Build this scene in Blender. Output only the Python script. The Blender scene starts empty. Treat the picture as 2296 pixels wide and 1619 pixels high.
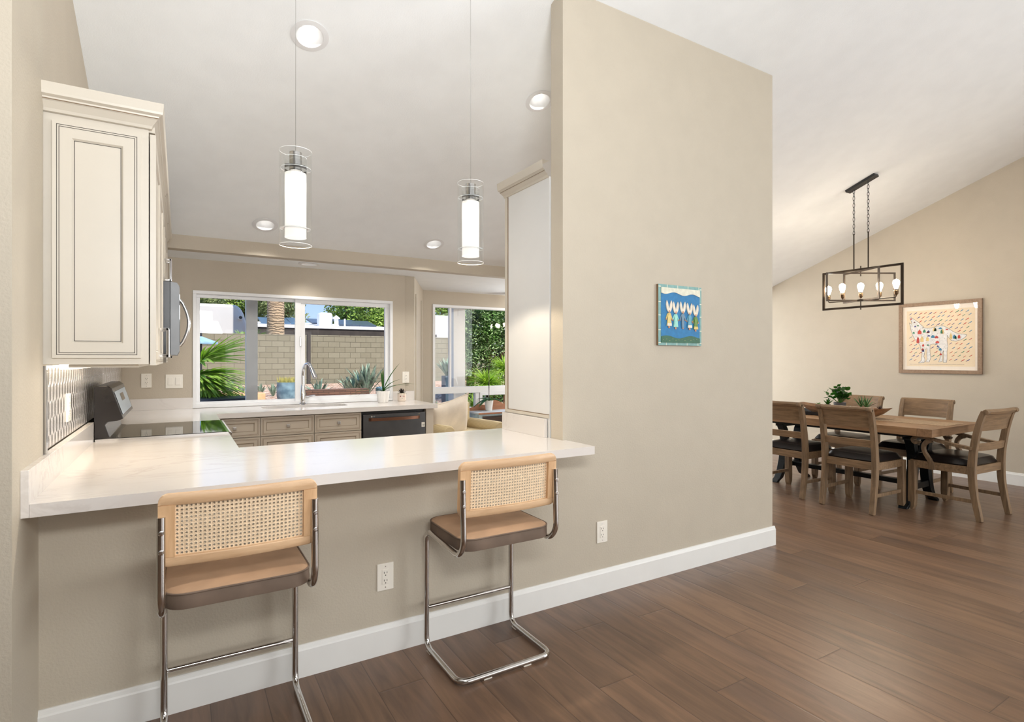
import bpy, bmesh, math, random
from mathutils import Vector, Matrix
PI = math.pi
SC = bpy.context.scene
COL = SC.collection
rnd = random.Random(7)

# ------------------------------------------------------------------ camera
cam_d = bpy.data.cameras.new('camera')
cam_d.sensor_width = 36.0
cam_d.lens = 1243.34 / 2296 * 36.0
cam_d.shift_y = -0.00176
cam_d.clip_start = 0.05
cam_d.clip_end = 300
cam = bpy.data.objects.new('camera', cam_d)
COL.objects.link(cam)
cam.location = (0, 0, 1.37)
cam.rotation_euler = (PI / 2, 0, -math.radians(30.9386))
SC.camera = cam

# ------------------------------------------------------------------ exposure
SC.view_settings.view_transform = 'Standard'
SC.view_settings.look = 'None'
SC.view_settings.gamma = 1.0
SC.view_settings.use_curve_mapping = False
SC.view_settings.exposure = 0.0

# ------------------------------------------------------------------ sky and sun
W = bpy.data.worlds.new('world')
SC.world = W
W.use_nodes = True
wn = W.node_tree
bgn = wn.nodes['Background']
tcw = wn.nodes.new('ShaderNodeTexCoord')
spw = wn.nodes.new('ShaderNodeSeparateXYZ')
wn.links.new(tcw.outputs['Generated'], spw.inputs[0])
rampw = wn.nodes.new('ShaderNodeValToRGB')
rampw.color_ramp.elements[0].position = 0.0
rampw.color_ramp.elements[0].color = (0.58, 0.75, 1.0, 1)
rampw.color_ramp.elements[1].position = 0.6
rampw.color_ramp.elements[1].color = (0.20, 0.38, 0.80, 1)
el = rampw.color_ramp.elements.new(0.12)
el.color = (0.42, 0.62, 0.95, 1)
wn.links.new(spw.outputs[2], rampw.inputs[0])
wn.links.new(rampw.outputs[0], bgn.inputs['Color'])
bgn.inputs['Strength'].default_value = 1.15

def light(name, kind, loc, energy, color, rot=(0, 0, 0), **kw):
    d = bpy.data.lights.new(name, kind)
    d.energy = energy
    d.color = color
    for k, v in kw.items():
        setattr(d, k, v)
    o = bpy.data.objects.new(name, d)
    COL.objects.link(o)
    o.location = loc
    o.rotation_euler = rot
    return o

DAY = (0.93, 0.97, 1.0)
sun_dir = Vector((0.22, -0.62, 0.76)).normalized()
sun = light('sun', 'SUN', (0, 0, 20), 6.0, (1.0, 0.95, 0.87), angle=math.radians(0.6))
sun.rotation_euler = sun_dir.to_track_quat('Z', 'Y').to_euler()
# area light added for daylight of unseen living-room windows behind the camera
light('living_fill_light', 'AREA', (3.6, -5.4, 1.8), 115, (0.96, 0.98, 1.0), (PI / 2, 0, 0), shape='RECTANGLE', size=5.0, size_y=2.6)
# area light added for daylight of an unmodelled dining-room door, out of view
light('dining_fill_light', 'AREA', (5.8, 6.85, 1.25), 120, DAY, (-PI / 2, 0, 0), shape='RECTANGLE', size=2.8, size_y=2.1)
# area light added as daylight from the right; no window is modelled there
light('side_fill_light', 'AREA', (7.6, -2.6, 1.7), 275, DAY, (PI / 2, 0, PI / 2), shape='RECTANGLE', size=3.4, size_y=2.4)
# added area light above the camera, aimed up and forward to brighten the ceiling
fl = light('ceiling_fill_light', 'AREA', (0.25, -0.35, 2.1), 100, (0.97, 0.985, 1.0), (0, 0, 0), shape='RECTANGLE', size=0.9, size_y=0.6)
fl.rotation_euler = (-Vector((0.28, 0.72, 0.64))).to_track_quat('Z', 'Y').to_euler()

# ------------------------------------------------------------------ materials
MATS = {}
def nodes_of(name):
    m = bpy.data.materials.new(name)
    m.use_nodes = True
    nt = m.node_tree
    b = nt.nodes['Principled BSDF']
    MATS[name] = m
    return m, nt, b

def srgb(r, g, b):
    f = lambda c: (c / 255 / 12.92) if c / 255 <= 0.04045 else ((c / 255 + 0.055) / 1.055) ** 2.4
    return (f(r), f(g), f(b), 1.0)

def N(nt, t, **kw):
    n = nt.nodes.new(t)
    for k, v in kw.items():
        if k.startswith('i_'):
            n.inputs[k[2:].replace('_', ' ')].default_value = v
        else:
            setattr(n, k, v)
    return n

def L(nt, a, ao, b, bi):
    nt.links.new(a.outputs[ao], b.inputs[bi])

def M2(nt, op, a, b=None, c=None):
    n = nt.nodes.new('ShaderNodeMath')
    n.operation = op
    for i, v in enumerate((a, b, c)):
        if v is None:
            continue
        if isinstance(v, (int, float)):
            n.inputs[i].default_value = v
        else:
            nt.links.new(v, n.inputs[i])
    return n.outputs[0]

def mixc(nt, fac, c1, c2):
    n = nt.nodes.new('ShaderNodeMix')
    n.data_type = 'RGBA'
    for i, v in ((0, fac), (6, c1), (7, c2)):
        if isinstance(v, (int, float, tuple)):
            n.inputs[i].default_value = v
        else:
            nt.links.new(v, n.inputs[i])
    return n.outputs[2]

def mat(name, col, rough=0.5, metal=0.0, var=0.06, scale=6.0, bump=0.0, bscale=60.0, spec=0.5, stretch=None, coat=0.0, col2=None, trans=0.0):
    """Principled surface with a noise-driven colour variation and optional bump."""
    m, nt, b = nodes_of(name)
    tc = N(nt, 'ShaderNodeTexCoord')
    mp = N(nt, 'ShaderNodeMapping')
    L(nt, tc, 'Object', mp, 'Vector')
    if stretch:
        mp.inputs['Scale'].default_value = stretch
    nz = N(nt, 'ShaderNodeTexNoise')
    nz.inputs['Scale'].default_value = scale
    nz.inputs['Detail'].default_value = 4
    L(nt, mp, 'Vector', nz, 'Vector')
    c2 = col2 if col2 else tuple(max(0, x * (1 - var * 2)) for x in col[:3]) + (1,)
    c1 = col if col2 else tuple(min(1, x * (1 + var)) for x in col[:3]) + (1,)
    rmp = N(nt, 'ShaderNodeMapRange')
    rmp.inputs[1].default_value = 0.35
    rmp.inputs[2].default_value = 0.65
    L(nt, nz, 'Fac', rmp, 0)
    c = mixc(nt, rmp.outputs[0], c1, c2)
    nt.links.new(c, b.inputs['Base Color'])
    b.inputs['Roughness'].default_value = rough
    b.inputs['Metallic'].default_value = metal
    b.inputs['Specular IOR Level'].default_value = spec
    b.inputs['Coat Weight'].default_value = coat
    b.inputs['Transmission Weight'].default_value = trans
    if bump:
        n2 = N(nt, 'ShaderNodeTexNoise')
        n2.inputs['Scale'].default_value = bscale
        n2.inputs['Detail'].default_value = 3
        L(nt, mp, 'Vector', n2, 'Vector')
        bp = N(nt, 'ShaderNodeBump')
        bp.inputs['Strength'].default_value = bump
        bp.inputs['Distance'].default_value = 0.004
        L(nt, n2, 'Fac', bp, 'Height')
        L(nt, bp, 'Normal', b, 'Normal')
    return m

def emis(name, col, strength):
    m, nt, b = nodes_of(name)
    b.inputs['Base Color'].default_value = col
    b.inputs['Emission Color'].default_value = col
    b.inputs['Emission Strength'].default_value = strength
    return m

def glass(name, tint=(1, 1, 1, 1), gloss=0.9, ior=1.45, alpha=0.0, rough=0.0, fmax=0.6):
    """Thin sheet glass: fresnel mix of see-through and mirror."""
    m, nt, b = nodes_of(name)
    nt.nodes.remove(b)
    out = nt.nodes['Material Output']
    tr = N(nt, 'ShaderNodeBsdfTransparent')
    tr.inputs[0].default_value = tint
    gl = N(nt, 'ShaderNodeBsdfGlossy')
    gl.inputs['Color'].default_value = (gloss, gloss, gloss, 1)
    gl.inputs['Roughness'].default_value = rough
    lw = N(nt, 'ShaderNodeLayerWeight')
    lw.inputs['Blend'].default_value = 0.5
    f5 = M2(nt, 'POWER', lw.outputs['Facing'], 4.0)
    fr = M2(nt, 'ADD', M2(nt, 'MULTIPLY', f5, fmax), (ior - 1) ** 2 / (ior + 1) ** 2 * 0.8)
    mx = N(nt, 'ShaderNodeMixShader')
    nt.links.new(fr, mx.inputs[0])
    L(nt, tr, 0, mx, 1)
    L(nt, gl, 0, mx, 2)
    L(nt, mx, 0, out, 'Surface')
    return m

def wood(name, c1, c2, rough=0.5, axis='X', sc=1.0, bump=0.15):
    """Straight grain along the named object axis."""
    st = {'X': (1.2, 14, 14), 'Y': (14, 1.2, 14), 'Z': (14, 14, 1.2)}[axis]
    m, nt, b = nodes_of(name)
    tc = N(nt, 'ShaderNodeTexCoord')
    mp = N(nt, 'ShaderNodeMapping')
    mp.inputs['Scale'].default_value = tuple(s * sc for s in st)
    L(nt, tc, 'Object', mp, 'Vector')
    nz = N(nt, 'ShaderNodeTexNoise')
    nz.inputs['Scale'].default_value = 3.0
    nz.inputs['Detail'].default_value = 8
    nz.inputs['Roughness'].default_value = 0.65
    nz.inputs['Distortion'].default_value = 0.4
    L(nt, mp, 'Vector', nz, 'Vector')
    mr = N(nt, 'ShaderNodeMapRange')
    mr.inputs[1].default_value = 0.3
    mr.inputs[2].default_value = 0.7
    L(nt, nz, 'Fac', mr, 0)
    c = mixc(nt, mr.outputs[0], c1, c2)
    nt.links.new(c, b.inputs['Base Color'])
    b.inputs['Roughness'].default_value = rough
    bp = N(nt, 'ShaderNodeBump')
    bp.inputs['Strength'].default_value = bump
    bp.inputs['Distance'].default_value = 0.002
    L(nt, nz, 'Fac', bp, 'Height')
    L(nt, bp, 'Normal', b, 'Normal')
    return m

# wall paint and ceiling paint with an orange-peel texture
mat('wall_paint', srgb(191, 181, 164), 0.6, var=0.01, bump=0.30, bscale=110, spec=0.25)
mat('kitchen_paint', srgb(191, 180, 163), 0.6, var=0.01, bump=0.25, bscale=110, spec=0.25)
mat('ceiling_paint', srgb(237, 239, 239), 0.85, var=0.01, bump=0.22, bscale=130, spec=0.15)
mat('trim_white', srgb(232, 231, 227), 0.35, var=0.01)
mat('window_white', srgb(236, 236, 236), 0.35, var=0.01)
mat('plate_white', srgb(236, 230, 218), 0.3, var=0.01)
mat('slot_dark', srgb(70, 62, 52), 0.6)
mat('can_white', srgb(225, 225, 225), 0.3, var=0.0)
mat('cab_cream', srgb(198, 190, 176), 0.38, var=0.015, scale=3)
mat('cab_taupe', srgb(196, 183, 164), 0.38, var=0.02, scale=3)
mat('glaze', srgb(120, 96, 68), 0.5, var=0.1)
mat('glaze_dark', srgb(70, 62, 52), 0.5, var=0.1)
mat('chrome', (0.80, 0.80, 0.81, 1), 0.06, 1.0, var=0.0)
mat('tube_chrome', (0.62, 0.60, 0.58, 1), 0.10, 1.0, var=0.0)
mat('range_black', srgb(44, 41, 40), 0.22, 0.5, var=0.05)
mat('microwave_steel', srgb(122, 124, 126), 0.5, 0.6, var=0.05)
mat('rim_highlight', srgb(250, 252, 252), 0.1, var=0.0)
mat('nickel', (0.62, 0.61, 0.60, 1), 0.22, 1.0, var=0.0)
mat('black_steel', srgb(96, 96, 98), 0.3, 0.9, var=0.05)
mat('black_glass', srgb(18, 19, 22), 0.04, var=0.0, spec=0.8)
mat('black_plastic', srgb(22, 22, 24), 0.35)
mat('bronze_handle', srgb(120, 84, 66), 0.25, 0.8, var=0.0)
mat('panel_light', srgb(196, 210, 220), 0.25, var=0.0)
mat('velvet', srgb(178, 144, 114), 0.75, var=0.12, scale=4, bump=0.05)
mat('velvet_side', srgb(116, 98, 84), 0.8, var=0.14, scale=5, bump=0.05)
wood('stool_wood', srgb(222, 188, 150), srgb(198, 160, 122), 0.4, 'X')
wood('stool_wood_z', srgb(222, 184, 142), srgb(196, 154, 112), 0.4, 'Z')
mat('cane', srgb(232, 206, 172), 0.5, var=0.06, scale=90)
wood('chair_wood', srgb(148, 120, 90), srgb(100, 80, 58), 0.5, 'Z')
wood('chair_wood_x', srgb(152, 122, 90), srgb(104, 82, 58), 0.5, 'X')
wood('table_wood', srgb(172, 134, 96), srgb(128, 96, 66), 0.42, 'Y')
wood('table_end', srgb(158, 122, 88), srgb(118, 88, 60), 0.45, 'X')
mat('leather', srgb(24, 19, 18), 0.28, var=0.1, bump=0.08, bscale=40)
mat('iron', srgb(22, 26, 28), 0.35, 0.5)
mat('light_iron', srgb(64, 54, 44), 0.4, 0.7, var=0.1)
mat('brass_socket', srgb(120, 98, 74), 0.35, 0.8)
mat('runner_cloth', srgb(176, 150, 120), 0.9, var=0.1, scale=80, bump=0.4, bscale=200)
wood('bowl_wood', srgb(168, 124, 86), srgb(104, 72, 48), 0.5, 'Y')
mat('soil', srgb(70, 52, 40), 0.95, var=0.3, scale=60, bump=0.6, bscale=150)
mat('leaf_dark', srgb(36, 78, 30), 0.32, var=0.3, scale=14)
mat('leaf_mid', srgb(70, 116, 44), 0.4, var=0.3, scale=14)
mat('leaf_aloe', srgb(74, 120, 62), 0.45, var=0.25, scale=18)
mat('leaf_purple', srgb(74, 62, 58), 0.45, var=0.3, scale=30)
mat('leaf_bluegreen', srgb(112, 140, 122), 0.5, var=0.3, scale=3)
mat('leaf_agave', srgb(146, 168, 144), 0.5, var=0.35, scale=3, stretch=(3, 3, 0.6))
mat('leaf_palm', srgb(150, 182, 88), 0.45, var=0.35, scale=9, spec=0.25)
mat('leaf_papyrus', srgb(176, 208, 84), 0.5, var=0.35, scale=9)
mat('leaf_oleander', srgb(96, 132, 60), 0.5, var=0.5, scale=1.5)
mat('leaf_oleander_pale', srgb(150, 172, 110), 0.5, var=0.3, scale=3)
mat('leaf_tree', srgb(160, 186, 92), 0.6, var=0.45, scale=0.9)
mat('leaf_tree_olive', srgb(160, 170, 116), 0.6, var=0.45, scale=0.9)
mat('flower_white', srgb(240, 240, 236), 0.6)
mat('dry_grass', srgb(186, 176, 84), 0.7, var=0.3, scale=20)
mat('bark', srgb(120, 84, 58), 0.9, var=0.3, scale=8, bump=0.8, bscale=20)
mat('terracotta', srgb(186, 102, 66), 0.8)
mat('pot_grey', srgb(92, 88, 86), 0.6)
mat('ceramic_white', srgb(238, 234, 228), 0.35, var=0.01)
mat('ceramic_pink', srgb(236, 218, 200), 0.35, var=0.01)
mat('heart_red', srgb(150, 36, 44), 0.5)
mat('ink', srgb(70, 66, 84), 0.6)
mat('linen', srgb(226, 214, 198), 0.9, var=0.05, scale=5, bump=0.25, bscale=90)
mat('fridge_panel', srgb(214, 213, 210), 0.28, var=0.02, scale=2)
mat('stucco_white', srgb(206, 202, 198), 0.9, var=0.02, scale=1.2, bump=0.3, bscale=12)
mat('roof_white', srgb(240, 240, 242), 0.8, var=0.01)
mat('fascia_dark', srgb(62, 54, 48), 0.8, var=0.15)
mat('solar', srgb(86, 112, 136), 0.25, 0.2, var=0.08)
mat('solar_dark', srgb(72, 82, 96), 0.3, 0.2, var=0.08)
mat('post_grey', srgb(232, 228, 220), 0.7, var=0.04, bump=0.2)
mat('sandstone', srgb(214, 170, 126), 0.85, var=0.12, scale=5)
mat('paver', srgb(226, 206, 184), 0.9, var=0.06, scale=4)
mat('patio_concrete', srgb(206, 192, 176), 0.9, var=0.05, scale=2)
mat('steel_blue', srgb(66, 84, 98), 0.6, var=0.1, scale=6)
mat('bark_stone', srgb(150, 112, 92), 0.9, var=0.3, scale=4, bump=0.9, bscale=9)
mat('pool_water', srgb(96, 160, 150), 0.05, var=0.15, scale=2)
mat('rock_grey', srgb(160, 156, 150), 0.9, var=0.15, scale=3, bump=0.7, bscale=8)
mat('umbrella_blue', srgb(150, 186, 210), 0.8)
mat('dark_metal', srgb(58, 58, 60), 0.5, 0.4)
mat('slat_grey', srgb(120, 120, 120), 0.6)
mat('blue_paint', srgb(190, 212, 222), 0.6, var=0.12, scale=8)
mat('grey_top', srgb(196, 204, 214), 0.5, var=0.05)
wood('dark_stain', srgb(84, 58, 42), srgb(36, 32, 32), 0.45, 'X')
wood('cedar', srgb(176, 120, 84), srgb(140, 92, 64), 0.5, 'X')
mat('paper', srgb(240, 228, 210), 0.8, var=0.01)
mat('paper_art', srgb(240, 222, 192), 0.8, var=0.015)
mat('mat_board', srgb(246, 236, 222), 0.8, var=0.005)
wood('frame_wood', srgb(158, 132, 108), srgb(130, 106, 84), 0.5, 'X')
for nm, c in dict(art_red=(206, 70, 48), art_blue=(60, 138, 176), art_navy=(62, 70, 140), art_green=(58, 140, 104), art_yellow=(228, 202, 132),
                  art_white=(236, 234, 230), art_black=(44, 42, 46), art_brown=(110, 64, 54), sky_paint=(28, 118, 172), hill_paint=(50, 100, 74),
                  cloud_paint=(222, 220, 200), tile_teal=(126, 168, 164), tile_line=(224, 226, 206), rab_white=(226, 216, 198), rab_edge=(206, 160, 120),
                  dress_yellow=(222, 196, 120), dress_mint=(150, 214, 200), dress_slate=(112, 140, 160), dress_blue=(100, 160, 180), dress_green=(104, 140, 66),
                  skin_paint=(212, 150, 112)).items():
    mat(nm, srgb(*c), 0.6, var=0.06, scale=40)
def leafy(name, tr_col):
    m = MATS[name]; nt = m.node_tree
    b = nt.nodes['Principled BSDF']; out = nt.nodes['Material Output']
    tl = N(nt, 'ShaderNodeBsdfTranslucent'); tl.inputs[0].default_value = tr_col
    mx = N(nt, 'ShaderNodeMixShader'); mx.inputs[0].default_value = 0.35
    L(nt, b, 0, mx, 1); L(nt, tl, 0, mx, 2); L(nt, mx, 0, out, 'Surface')
for nm, c in dict(leaf_palm=(150, 200, 40), leaf_tree=(150, 190, 60), leaf_tree_olive=(150, 170, 80), leaf_papyrus=(190, 220, 70), leaf_oleander=(110, 160, 50), leaf_mid=(110, 170, 50), leaf_dark=(60, 120, 30)).items():
    leafy(nm, srgb(*c))
emis('lamp_white', (1.0, 0.97, 0.92, 1), 2.6)
emis('bulb_glow', (1.0, 0.85, 0.66, 1), 150.0)
emis('under_light', (1.0, 0.86, 0.66, 1), 5.0)
glass('window_glass', ior=1.22)
glass('clear_glass', (0.985, 0.99, 0.99, 1), 1.0, 1.40, fmax=0.5)
glass('picture_glass', (1, 1, 1, 1), 0.8, 1.35)

def frosted():
    m, nt, b = nodes_of('frosted_glass')
    nt.nodes.remove(b)
    out = nt.nodes['Material Output']
    tl = N(nt, 'ShaderNodeBsdfTranslucent'); tl.inputs[0].default_value = (1, 0.97, 0.93, 1)
    tr = N(nt, 'ShaderNodeBsdfTransparent')
    df = N(nt, 'ShaderNodeBsdfDiffuse'); df.inputs[0].default_value = (0.95, 0.93, 0.9, 1)
    em = N(nt, 'ShaderNodeEmission'); em.inputs[0].default_value = (1, 0.95, 0.9, 1); em.inputs[1].default_value = 0.42
    m1 = N(nt, 'ShaderNodeMixShader'); m1.inputs[0].default_value = 0.5
    L(nt, tl, 0, m1, 1); L(nt, df, 0, m1, 2)
    m2 = N(nt, 'ShaderNodeMixShader'); m2.inputs[0].default_value = 0.35
    L(nt, m1, 0, m2, 1); L(nt, tr, 0, m2, 2)
    ad = N(nt, 'ShaderNodeAddShader')
    L(nt, m2, 0, ad, 0); L(nt, em, 0, ad, 1)
    L(nt, ad, 0, out, 'Surface')
frosted()

def floor_mat():
    m, nt, b = nodes_of('floor_planks')
    geo = N(nt, 'ShaderNodeNewGeometry')
    sp = N(nt, 'ShaderNodeSeparateXYZ')
    L(nt, geo, 'Position', sp, 0)
    X, Y = sp.outputs[0], sp.outputs[1]
    PW, PL = 0.199, 1.83
    u = M2(nt, 'DIVIDE', M2(nt, 'SUBTRACT', X, 2.293 - 20 * PW), PW)
    row = M2(nt, 'FLOOR', u)
    wn1 = N(nt, 'ShaderNodeTexWhiteNoise', noise_dimensions='1D')
    nt.links.new(row, wn1.inputs['W'])
    v = M2(nt, 'ADD', M2(nt, 'DIVIDE', Y, PL), M2(nt, 'MULTIPLY', wn1.outputs[0], 7.0))
    colm = M2(nt, 'FLOOR', v)
    cb = N(nt, 'ShaderNodeCombineXYZ')
    nt.links.new(row, cb.inputs[0]); nt.links.new(colm, cb.inputs[1])
    wn2 = N(nt, 'ShaderNodeTexWhiteNoise', noise_dimensions='3D')
    L(nt, cb, 0, wn2, 'Vector')
    # grain: stretched noise, shifted per plank
    off = M2(nt, 'MULTIPLY', wn2.outputs[0], 31.0)
    gx = N(nt, 'ShaderNodeCombineXYZ')
    nt.links.new(M2(nt, 'MULTIPLY', X, 16.0), gx.inputs[0])
    nt.links.new(M2(nt, 'MULTIPLY', Y, 1.6), gx.inputs[1])
    nt.links.new(off, gx.inputs[2])
    g1 = N(nt, 'ShaderNodeTexNoise'); g1.inputs['Scale'].default_value = 1.0; g1.inputs['Detail'].default_value = 7; g1.inputs['Roughness'].default_value = 0.6; g1.inputs['Distortion'].default_value = 1.1
    L(nt, gx, 0, g1, 'Vector')
    g2 = N(nt, 'ShaderNodeTexNoise'); g2.inputs['Scale'].default_value = 0.28; g2.inputs['Detail'].default_value = 3
    L(nt, gx, 0, g2, 'Vector')
    mr = N(nt, 'ShaderNodeMapRange'); mr.inputs[1].default_value = 0.32; mr.inputs[2].default_value = 0.7
    L(nt, g1, 'Fac', mr, 0)
    c = mixc(nt, mr.outputs[0], srgb(133, 103, 80), srgb(98, 75, 59))
    mr2 = N(nt, 'ShaderNodeMapRange'); mr2.inputs[1].default_value = 0.45; mr2.inputs[2].default_value = 0.75
    L(nt, g2, 'Fac', mr2, 0)
    c = mixc(nt, M2(nt, 'MULTIPLY', mr2.outputs[0], 0.55), c, srgb(88, 72, 66))
    # plank to plank value
    hs = N(nt, 'ShaderNodeHueSaturation')
    mr3 = N(nt, 'ShaderNodeMapRange'); mr3.inputs[3].default_value = 0.86; mr3.inputs[4].default_value = 1.14
    L(nt, wn2, 'Value', mr3, 0)
    L(nt, mr3, 0, hs, 'Value')
    nt.links.new(c, hs.inputs['Color'])
    fu = M2(nt, 'FRACT', u); fv = M2(nt, 'FRACT', v)
    eu = M2(nt, 'MINIMUM', fu, M2(nt, 'SUBTRACT', 1.0, fu))
    ev = M2(nt, 'MULTIPLY', M2(nt, 'MINIMUM', fv, M2(nt, 'SUBTRACT', 1.0, fv)), PL / PW)
    e = M2(nt, 'MINIMUM', eu, ev)
    seam = M2(nt, 'LESS_THAN', e, 0.008)
    c2 = mixc(nt, M2(nt, 'MULTIPLY', seam, 0.7), hs.outputs[0], srgb(60, 44, 36))
    nt.links.new(c2, b.inputs['Base Color'])
    rr = N(nt, 'ShaderNodeMapRange'); rr.inputs[3].default_value = 0.24; rr.inputs[4].default_value = 0.38
    L(nt, g1, 'Fac', rr, 0)
    L(nt, rr, 0, b, 'Roughness')
    b.inputs['Specular IOR Level'].default_value = 0.5
    h = M2(nt, 'ADD', M2(nt, 'MULTIPLY', g1.outputs[0], 0.25), M2(nt, 'MINIMUM', M2(nt, 'MULTIPLY', e, 25.0), 1.0))
    bp = N(nt, 'ShaderNodeBump'); bp.inputs['Strength'].default_value = 0.35; bp.inputs['Distance'].default_value = 0.0015
    nt.links.new(h, bp.inputs['Height'])
    L(nt, bp, 'Normal', b, 'Normal')
floor_mat()

def quartz():
    m, nt, b = nodes_of('quartz')
    geo = N(nt, 'ShaderNodeNewGeometry')
    mp = N(nt, 'ShaderNodeMapping')
    mp.inputs['Rotation'].default_value = (0.3, 0.2, 0.5)
    mp.inputs['Scale'].default_value = (1.0, 2.6, 2.0)
    L(nt, geo, 'Position', mp, 'Vector')
    n1 = N(nt, 'ShaderNodeTexNoise'); n1.inputs['Scale'].default_value = 1.7; n1.inputs['Detail'].default_value = 8; n1.inputs['Roughness'].default_value = 0.65; n1.inputs['Distortion'].default_value = 0.9
    L(nt, mp, 'Vector', n1, 'Vector')
    a = M2(nt, 'ABSOLUTE', M2(nt, 'SUBTRACT', n1.outputs[0], 0.5))
    mr = N(nt, 'ShaderNodeMapRange'); mr.inputs[1].default_value = 0.0; mr.inputs[2].default_value = 0.03; mr.inputs[3].default_value = 1.0; mr.inputs[4].default_value = 0.0
    nt.links.new(a, mr.inputs[0])
    n2 = N(nt, 'ShaderNodeTexNoise'); n2.inputs['Scale'].default_value = 1.1
    L(nt, mp, 'Vector', n2, 'Vector')
    mr2 = N(nt, 'ShaderNodeMapRange'); mr2.inputs[1].default_value = 0.5; mr2.inputs[2].default_value = 0.72
    L(nt, n2, 'Fac', mr2, 0)
    f = M2(nt, 'MULTIPLY', M2(nt, 'MULTIPLY', mr.outputs[0], mr2.outputs[0]), 0.28)
    c = mixc(nt, f, srgb(222, 216, 210), srgb(166, 152, 140))
    nt.links.new(c, b.inputs['Base Color'])
    b.inputs['Roughness'].default_value = 0.13
    b.inputs['Specular IOR Level'].default_value = 1.0
quartz()

def tin():
    """Pressed metal backsplash: rows of ovals between rope-like ribs."""
    m, nt, b = nodes_of('pressed_tin')
    geo = N(nt, 'ShaderNodeNewGeometry')
    sp = N(nt, 'ShaderNodeSeparateXYZ'); L(nt, geo, 'Position', sp, 0)
    Y, Z = sp.outputs[1], sp.outputs[2]
    cy = M2(nt, 'COSINE', M2(nt, 'MULTIPLY', Y, PI / 0.066))
    cz = M2(nt, 'COSINE', M2(nt, 'MULTIPLY', Z, PI / 0.13))
    p = M2(nt, 'ABSOLUTE', M2(nt, 'MULTIPLY', cy, cz))
    q = M2(nt, 'ABSOLUTE', M2(nt, 'MULTIPLY', M2(nt, 'SINE', M2(nt, 'MULTIPLY', Y, PI / 0.066)), M2(nt, 'SINE', M2(nt, 'MULTIPLY', Z, PI / 0.13))))
    both = M2(nt, 'MAXIMUM', p, M2(nt, 'MULTIPLY', q, 1.0))
    mr = N(nt, 'ShaderNodeMapRange'); mr.inputs[1].default_value = 0.62; mr.inputs[2].default_value = 0.72
    nt.links.new(both, mr.inputs[0])
    rope = M2(nt, 'SINE', M2(nt, 'MULTIPLY', M2(nt, 'ADD', M2(nt, 'MULTIPLY', Y, 1.0), Z), 2 * PI / 0.009))
    h = M2(nt, 'ADD', M2(nt, 'MULTIPLY', mr.outputs[0], -1.0), M2(nt, 'MULTIPLY', M2(nt, 'MULTIPLY', rope, M2(nt, 'SUBTRACT', 1.0, mr.outputs[0])), 0.35))
    c = mixc(nt, mr.outputs[0], (0.92, 0.92, 0.93, 1), (0.50, 0.46, 0.42, 1))
    nt.links.new(c, b.inputs['Base Color'])
    b.inputs['Metallic'].default_value = 0.9
    b.inputs['Roughness'].default_value = 0.24
    bp = N(nt, 'ShaderNodeBump'); bp.inputs['Strength'].default_value = 0.9; bp.inputs['Distance'].default_value = 0.004
    nt.links.new(h, bp.inputs['Height'])
    L(nt, bp, 'Normal', b, 'Normal')
tin()

def block_wall(name, c1, c2, mortar, bw=0.406, bh=0.203):
    m, nt, b = nodes_of(name)
    geo = N(nt, 'ShaderNodeNewGeometry')
    sp = N(nt, 'ShaderNodeSeparateXYZ'); L(nt, geo, 'Position', sp, 0)
    cb = N(nt, 'ShaderNodeCombineXYZ')
    nt.links.new(sp.outputs[0], cb.inputs[0]); nt.links.new(sp.outputs[2], cb.inputs[1])
    br = N(nt, 'ShaderNodeTexBrick')
    br.offset = 0.5
    br.inputs['Scale'].default_value = 1.0
    br.inputs['Brick Width'].default_value = bw
    br.inputs['Row Height'].default_value = bh
    br.inputs['Mortar Size'].default_value = 0.0065
    br.inputs['Color1'].default_value = c1
    br.inputs['Color2'].default_value = c2
    br.inputs['Mortar'].default_value = mortar
    L(nt, cb, 0, br, 'Vector')
    nz = N(nt, 'ShaderNodeTexNoise'); nz.inputs['Scale'].default_value = 9; nz.inputs['Detail'].default_value = 6
    L(nt, geo, 'Position', nz, 'Vector')
    c = mixc(nt, M2(nt, 'MULTIPLY', nz.outputs[0], 0.35), br.outputs['Color'], srgb(110, 100, 84))
    nt.links.new(c, b.inputs['Base Color'])
    b.inputs['Roughness'].default_value = 0.95
    bp = N(nt, 'ShaderNodeBump'); bp.inputs['Strength'].default_value = 0.8; bp.inputs['Distance'].default_value = 0.02
    nt.links.new(M2(nt, 'SUBTRACT', M2(nt, 'MULTIPLY', nz.outputs[0], 0.3), br.outputs['Fac']), bp.inputs['Height'])
    L(nt, bp, 'Normal', b, 'Normal')
block_wall('block', srgb(146, 140, 118), srgb(134, 128, 106), srgb(84, 78, 62))
block_wall('ledgestone', srgb(128, 90, 70), srgb(92, 62, 50), srgb(52, 38, 32), 0.30, 0.055)

def gravel_mat():
    m, nt, b = nodes_of('gravel')
    geo = N(nt, 'ShaderNodeNewGeometry')
    vo = N(nt, 'ShaderNodeTexVoronoi'); vo.inputs['Scale'].default_value = 14
    L(nt, geo, 'Position', vo, 'Vector')
    cr = N(nt, 'ShaderNodeValToRGB')
    cr.color_ramp.elements[0].color = srgb(150, 110, 86)
    cr.color_ramp.elements[1].color = srgb(232, 204, 180)
    sp = N(nt, 'ShaderNodeSeparateXYZ'); L(nt, vo, 'Color', sp, 0)
    nt.links.new(sp.outputs[0], cr.inputs[0])
    nt.links.new(cr.outputs[0], b.inputs['Base Color'])
    b.inputs['Roughness'].default_value = 1.0
    bp = N(nt, 'ShaderNodeBump'); bp.inputs['Strength'].default_value = 1.0; bp.inputs['Distance'].default_value = 0.05
    L(nt, vo, 'Distance', bp, 'Height')
    bp.invert = True
    L(nt, bp, 'Normal', b, 'Normal')
gravel_mat()

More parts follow.
